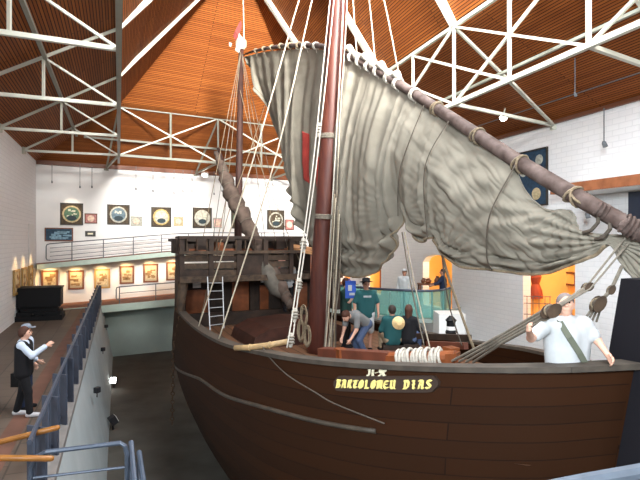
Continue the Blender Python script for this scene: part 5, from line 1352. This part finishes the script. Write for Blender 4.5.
# seated man with the straw hat on his back, girl beside him
SIT = dict(pel=(0, 0, .36), hipL=(-.1, .02, .34), hipR=(.1, .02, .34), che=(0, .04, .71), nec=(0, .05, .89), hea=(0, .08, 1.03), shoL=(-.185, .04, .83), shoR=(.185, .04, .83), kneL=(-.14, .43, .44), kneR=(.14, .43, .44), ankL=(-.14, .40, .085), ankR=(.14, .40, .085), elbL=(-.27, .08, .58), elbR=(.27, .08, .58), wriL=(-.22, .28, .50), wriR=(.22, .28, .50))
L4 = V((*W(393, 330, 12.4).xy, CZ + DZ))
p4, J4, T4 = person(L4, .25, 'dark-haired man in teal shirt sitting with his back turned, straw hat behind his shoulder', skin=M_skin2, shirt=M_teal, sleeve=1.7, trousers=M_khaki, leg=1.9, hair=M_hair, pose=SIT, build=1.0)
mb = MB(); c = W(398.5, 323, 12.12); ax_ = V((.1, -1, .25)).normalized()
mb.lathe(c, ax_, [(.155, 0), (.15, .015), (.09, .03), (.085, .09), (.05, .105), (.01, .107)], 20); tag(mb.build('straw_hat', M_straw, smooth=True), 'pale straw hat hanging on the back of the seated man in teal', 'hat')
L5 = V((*W(408, 330, 12.5).xy, CZ + DZ))
person(L5, -.5, 'girl with long auburn hair in dark top sitting right of the straw hat', skin=M_skin2, shirt=M_blackc, sleeve=1.5, trousers=M_jeans, leg=1.9, hair=M_hairr, hairlen=.2, build=.85,
    pose={**SIT, 'shoL': (-.15, .04, .81), 'shoR': (.15, .04, .81)})
for k, (lc, lab) in enumerate(((L4, 'dark bench under the seated man in teal'), (L5, 'dark bench under the auburn-haired girl'))):
    zt2 = lc.z + .23; mb = MB(); mb.box(V((lc.x, lc.y, (zt2 + CZ + DZ) / 2)), .5, .4, max(.1, zt2 - CZ - DZ)); tag(mb.build('bench', M_castle), lab, 'bench')
# visitor left in blue and white, next to the main mast
L6 = at(346, 281, 13.1, 1.64); L6.z = CZ + DZ
p6, J6, T6 = person(L6, -1.9, 'person in dark green top with a blue and white bag, beside the main mast', skin=M_skin, shirt=mat('dark_green_cloth', (.02, .06, .05), .9), sleeve=.8, trousers=M_blackc, leg=1.95, hair=M_hairr, pose=dict(elbR=(.25, .15, 1.2), wriR=(.2, .3, 1.35)))
t = thing('shoulder_bag', W(350, 300, 12.75), 'blue and white bag carried by the visitor beside the main mast', 'bag')
mb = MB(); mb.box(W(350.5, 289.5, 12.8), .26, .12, .42); mb.build('bag_body', M_royal, t)
mb = MB(); mb.box(W(350, 288, 12.73), .09, .03, .14); mb.box(W(352, 294, 12.73), .13, .03, .06); mb.build('white_emblem', M_whitec, t)
MB().tube([W(347, 285, 12.8), W(349, 279, 12.85), W(354, 285, 12.8)], .014, 6).build('strap', M_royal, t)
# on the balcony behind the glass
fz = CZ - 2.91
L7 = V((*W(404.5, 280, 20.3).xy, fz))
person(L7, math.pi - .4, 'person in white jacket and white cap standing behind the balcony glass', skin=M_skin2, shirt=M_whitec, sleeve=1.8, trousers=M_whitec, leg=1.9, hair=M_hair, hat=('cap', M_whitec))
L8 = V((*W(443, 270, 20.6).xy, fz))
person(L8, math.pi / 2 - .2, 'person in navy shirt facing left at the right end of the glass balcony', skin=M_skin2, shirt=M_navy, sleeve=1.5, trousers=M_teal, leg=1.9, hair=M_hair, pose=dict(elbL=(-.24, .2, 1.2), wriL=(-.2, .42, 1.12), elbR=(.24, .2, 1.2), wriR=(.2, .42, 1.12)))
t = thing('instrument_table', V((*W(432, 300, 20.9).xy, fz)), 'small dark table of brown instruments behind the glass under the arch', 'table')
c = V((*W(432, 300, 20.9).xy, fz + .02))
mb = MB(); mb.box(c + V((0, 0, 1.12)), 1.1, .5, .06); mb.build('tabletop', M_frameb, t)
for x in (-.5, .5):
    for y in (-.2, .2): MB().box(c + V((x, y, .55)), .06, .06, 1.1).build('leg', M_frameb, t)
for k, (x, r_, hh_) in enumerate(((-.38, .10, .22), (-.12, .14, .2), (.14, .09, .3), (.38, .12, .24))):
    mb = MB(); mb.lathe(c + V((x, 0, 1.15)), V((.3 * (-1) ** k, 0, 1)), [(r_ * .5, 0), (r_, hh_ * .4), (r_ * .6, hh_ * .8), (r_ * .8, hh_)], 12); tag(mb.build('instrument', M_orange if k % 2 else M_frameb), f'brown turned instrument, {ords[k]} from left on the small table under the arch', 'instrument', 'instruments on the small table')
# visitor behind the castle on the right, and the hut roof over the quarter deck
L9 = V((*W(288, 268, 17.3).xy, W(288, 263, 17.3).z - 1.62))
person(L9, math.pi + .3, 'person in white shirt on the castle deck left of the main mast', skin=M_skin, shirt=M_whitec, sleeve=.8, trousers=M_blackc, leg=1.9, hair=M_hair)
L10 = V((*W(284.5, 258, 19.0).xy, W(284.5, 257, 19).z - 1.62))
person(L10, math.pi - .2, 'person in pink shirt farther back on the castle deck left of the main mast', skin=M_skin, shirt=mat('pink_cloth', (.62, .30, .24), .9), sleeve=.8, trousers=M_blackc, leg=1.9, hair=M_hair)
t = thing('wooden_canopy', W(300, 252, 17.5), 'small orange-brown wooden canopy over the quarter deck left of the main mast', 'canopy')
mb = MB(); a, b, c_, d_ = W(287, 250, 17.2), W(314, 255, 16.6), W(316, 251, 18.2), W(292, 246.5, 19.2)
mb.hexa([a, b, c_, d_, a + V((0, 0, .1)), b + V((0, 0, .1)), c_ + V((0, 0, .1)), d_ + V((0, 0, .1))]); mb.build('roof_panel', mat('canopy_plank', (.50, .25, .11), .6, var=.2), t)
for x, Y in ((290, 17.4), (312, 16.8)): MB().beam(W(x, 252.5, Y), W(x, 276, Y), .1).build('post', M_orange, t)

# ------------------------------------------------------------------ camera and light
cam = bpy.data.cameras.new('camera'); cam.sensor_width = 36; cam.lens = F / 640 * 36; cam.clip_start = .05; cam.clip_end = 200
co = bpy.data.objects.new('camera', cam); COL.objects.link(co); co.location = (0, 0, CZ); co.rotation_euler = (math.pi / 2, 0, 0)
SC.camera = co
w = bpy.data.worlds.new('sky'); SC.world = w; w.use_nodes = True
bg = w.node_tree.nodes['Background']; bg.inputs['Color'].default_value = (.86, .92, 1, 1); bg.inputs['Strength'].default_value = .25
def area(loc, aim, sx, sy, e, col=(1, 1, 1), spread=180):  # added fill lamp out of view
    L = bpy.data.lights.new('added_fill_light', 'AREA'); L.shape = 'RECTANGLE'; L.size = sx; L.size_y = sy; L.energy = e; L.color = col; L.spread = math.radians(spread)
    o = bpy.data.objects.new('added_fill_light', L); o.location = V(loc); COL.objects.link(o); o.rotation_euler = (V(aim) - V(loc)).to_track_quat('-Z', 'Y').to_euler()
    return o
area((1.5, 9, CZ + 9.0), (1.5, 9.01, 0), 3, 13, 2500, (.90, .96, 1))  # unseen fill added under the ridge to light the deck and floors from above
area((-3.0, -4.0, CZ + 3.2), (9.5, 14, CZ - 1.0), 5, 2.5, 2900, (.86, .94, 1), 120)  # unseen fill added behind the eye to brighten the right wall
area((4.6, -5, CZ + 8.3), (-2.6, 24, CZ + 8), 4, 2.6, 2700, (1, .97, .92), 46)  # unseen narrow fill added near the ridge to brighten the back roof slope
area((11, -3, CZ + 4.5), (-4, 14, CZ - 5), 4, 2.5, 400, (.95, .98, 1))  # unseen fill added high on the right to lift the left pit wall
SC.view_settings.view_transform = 'Standard'; SC.view_settings.look = 'None'; SC.view_settings.gamma = 1; SC.view_settings.use_curve_mapping = False
SC.view_settings.exposure = 0.45
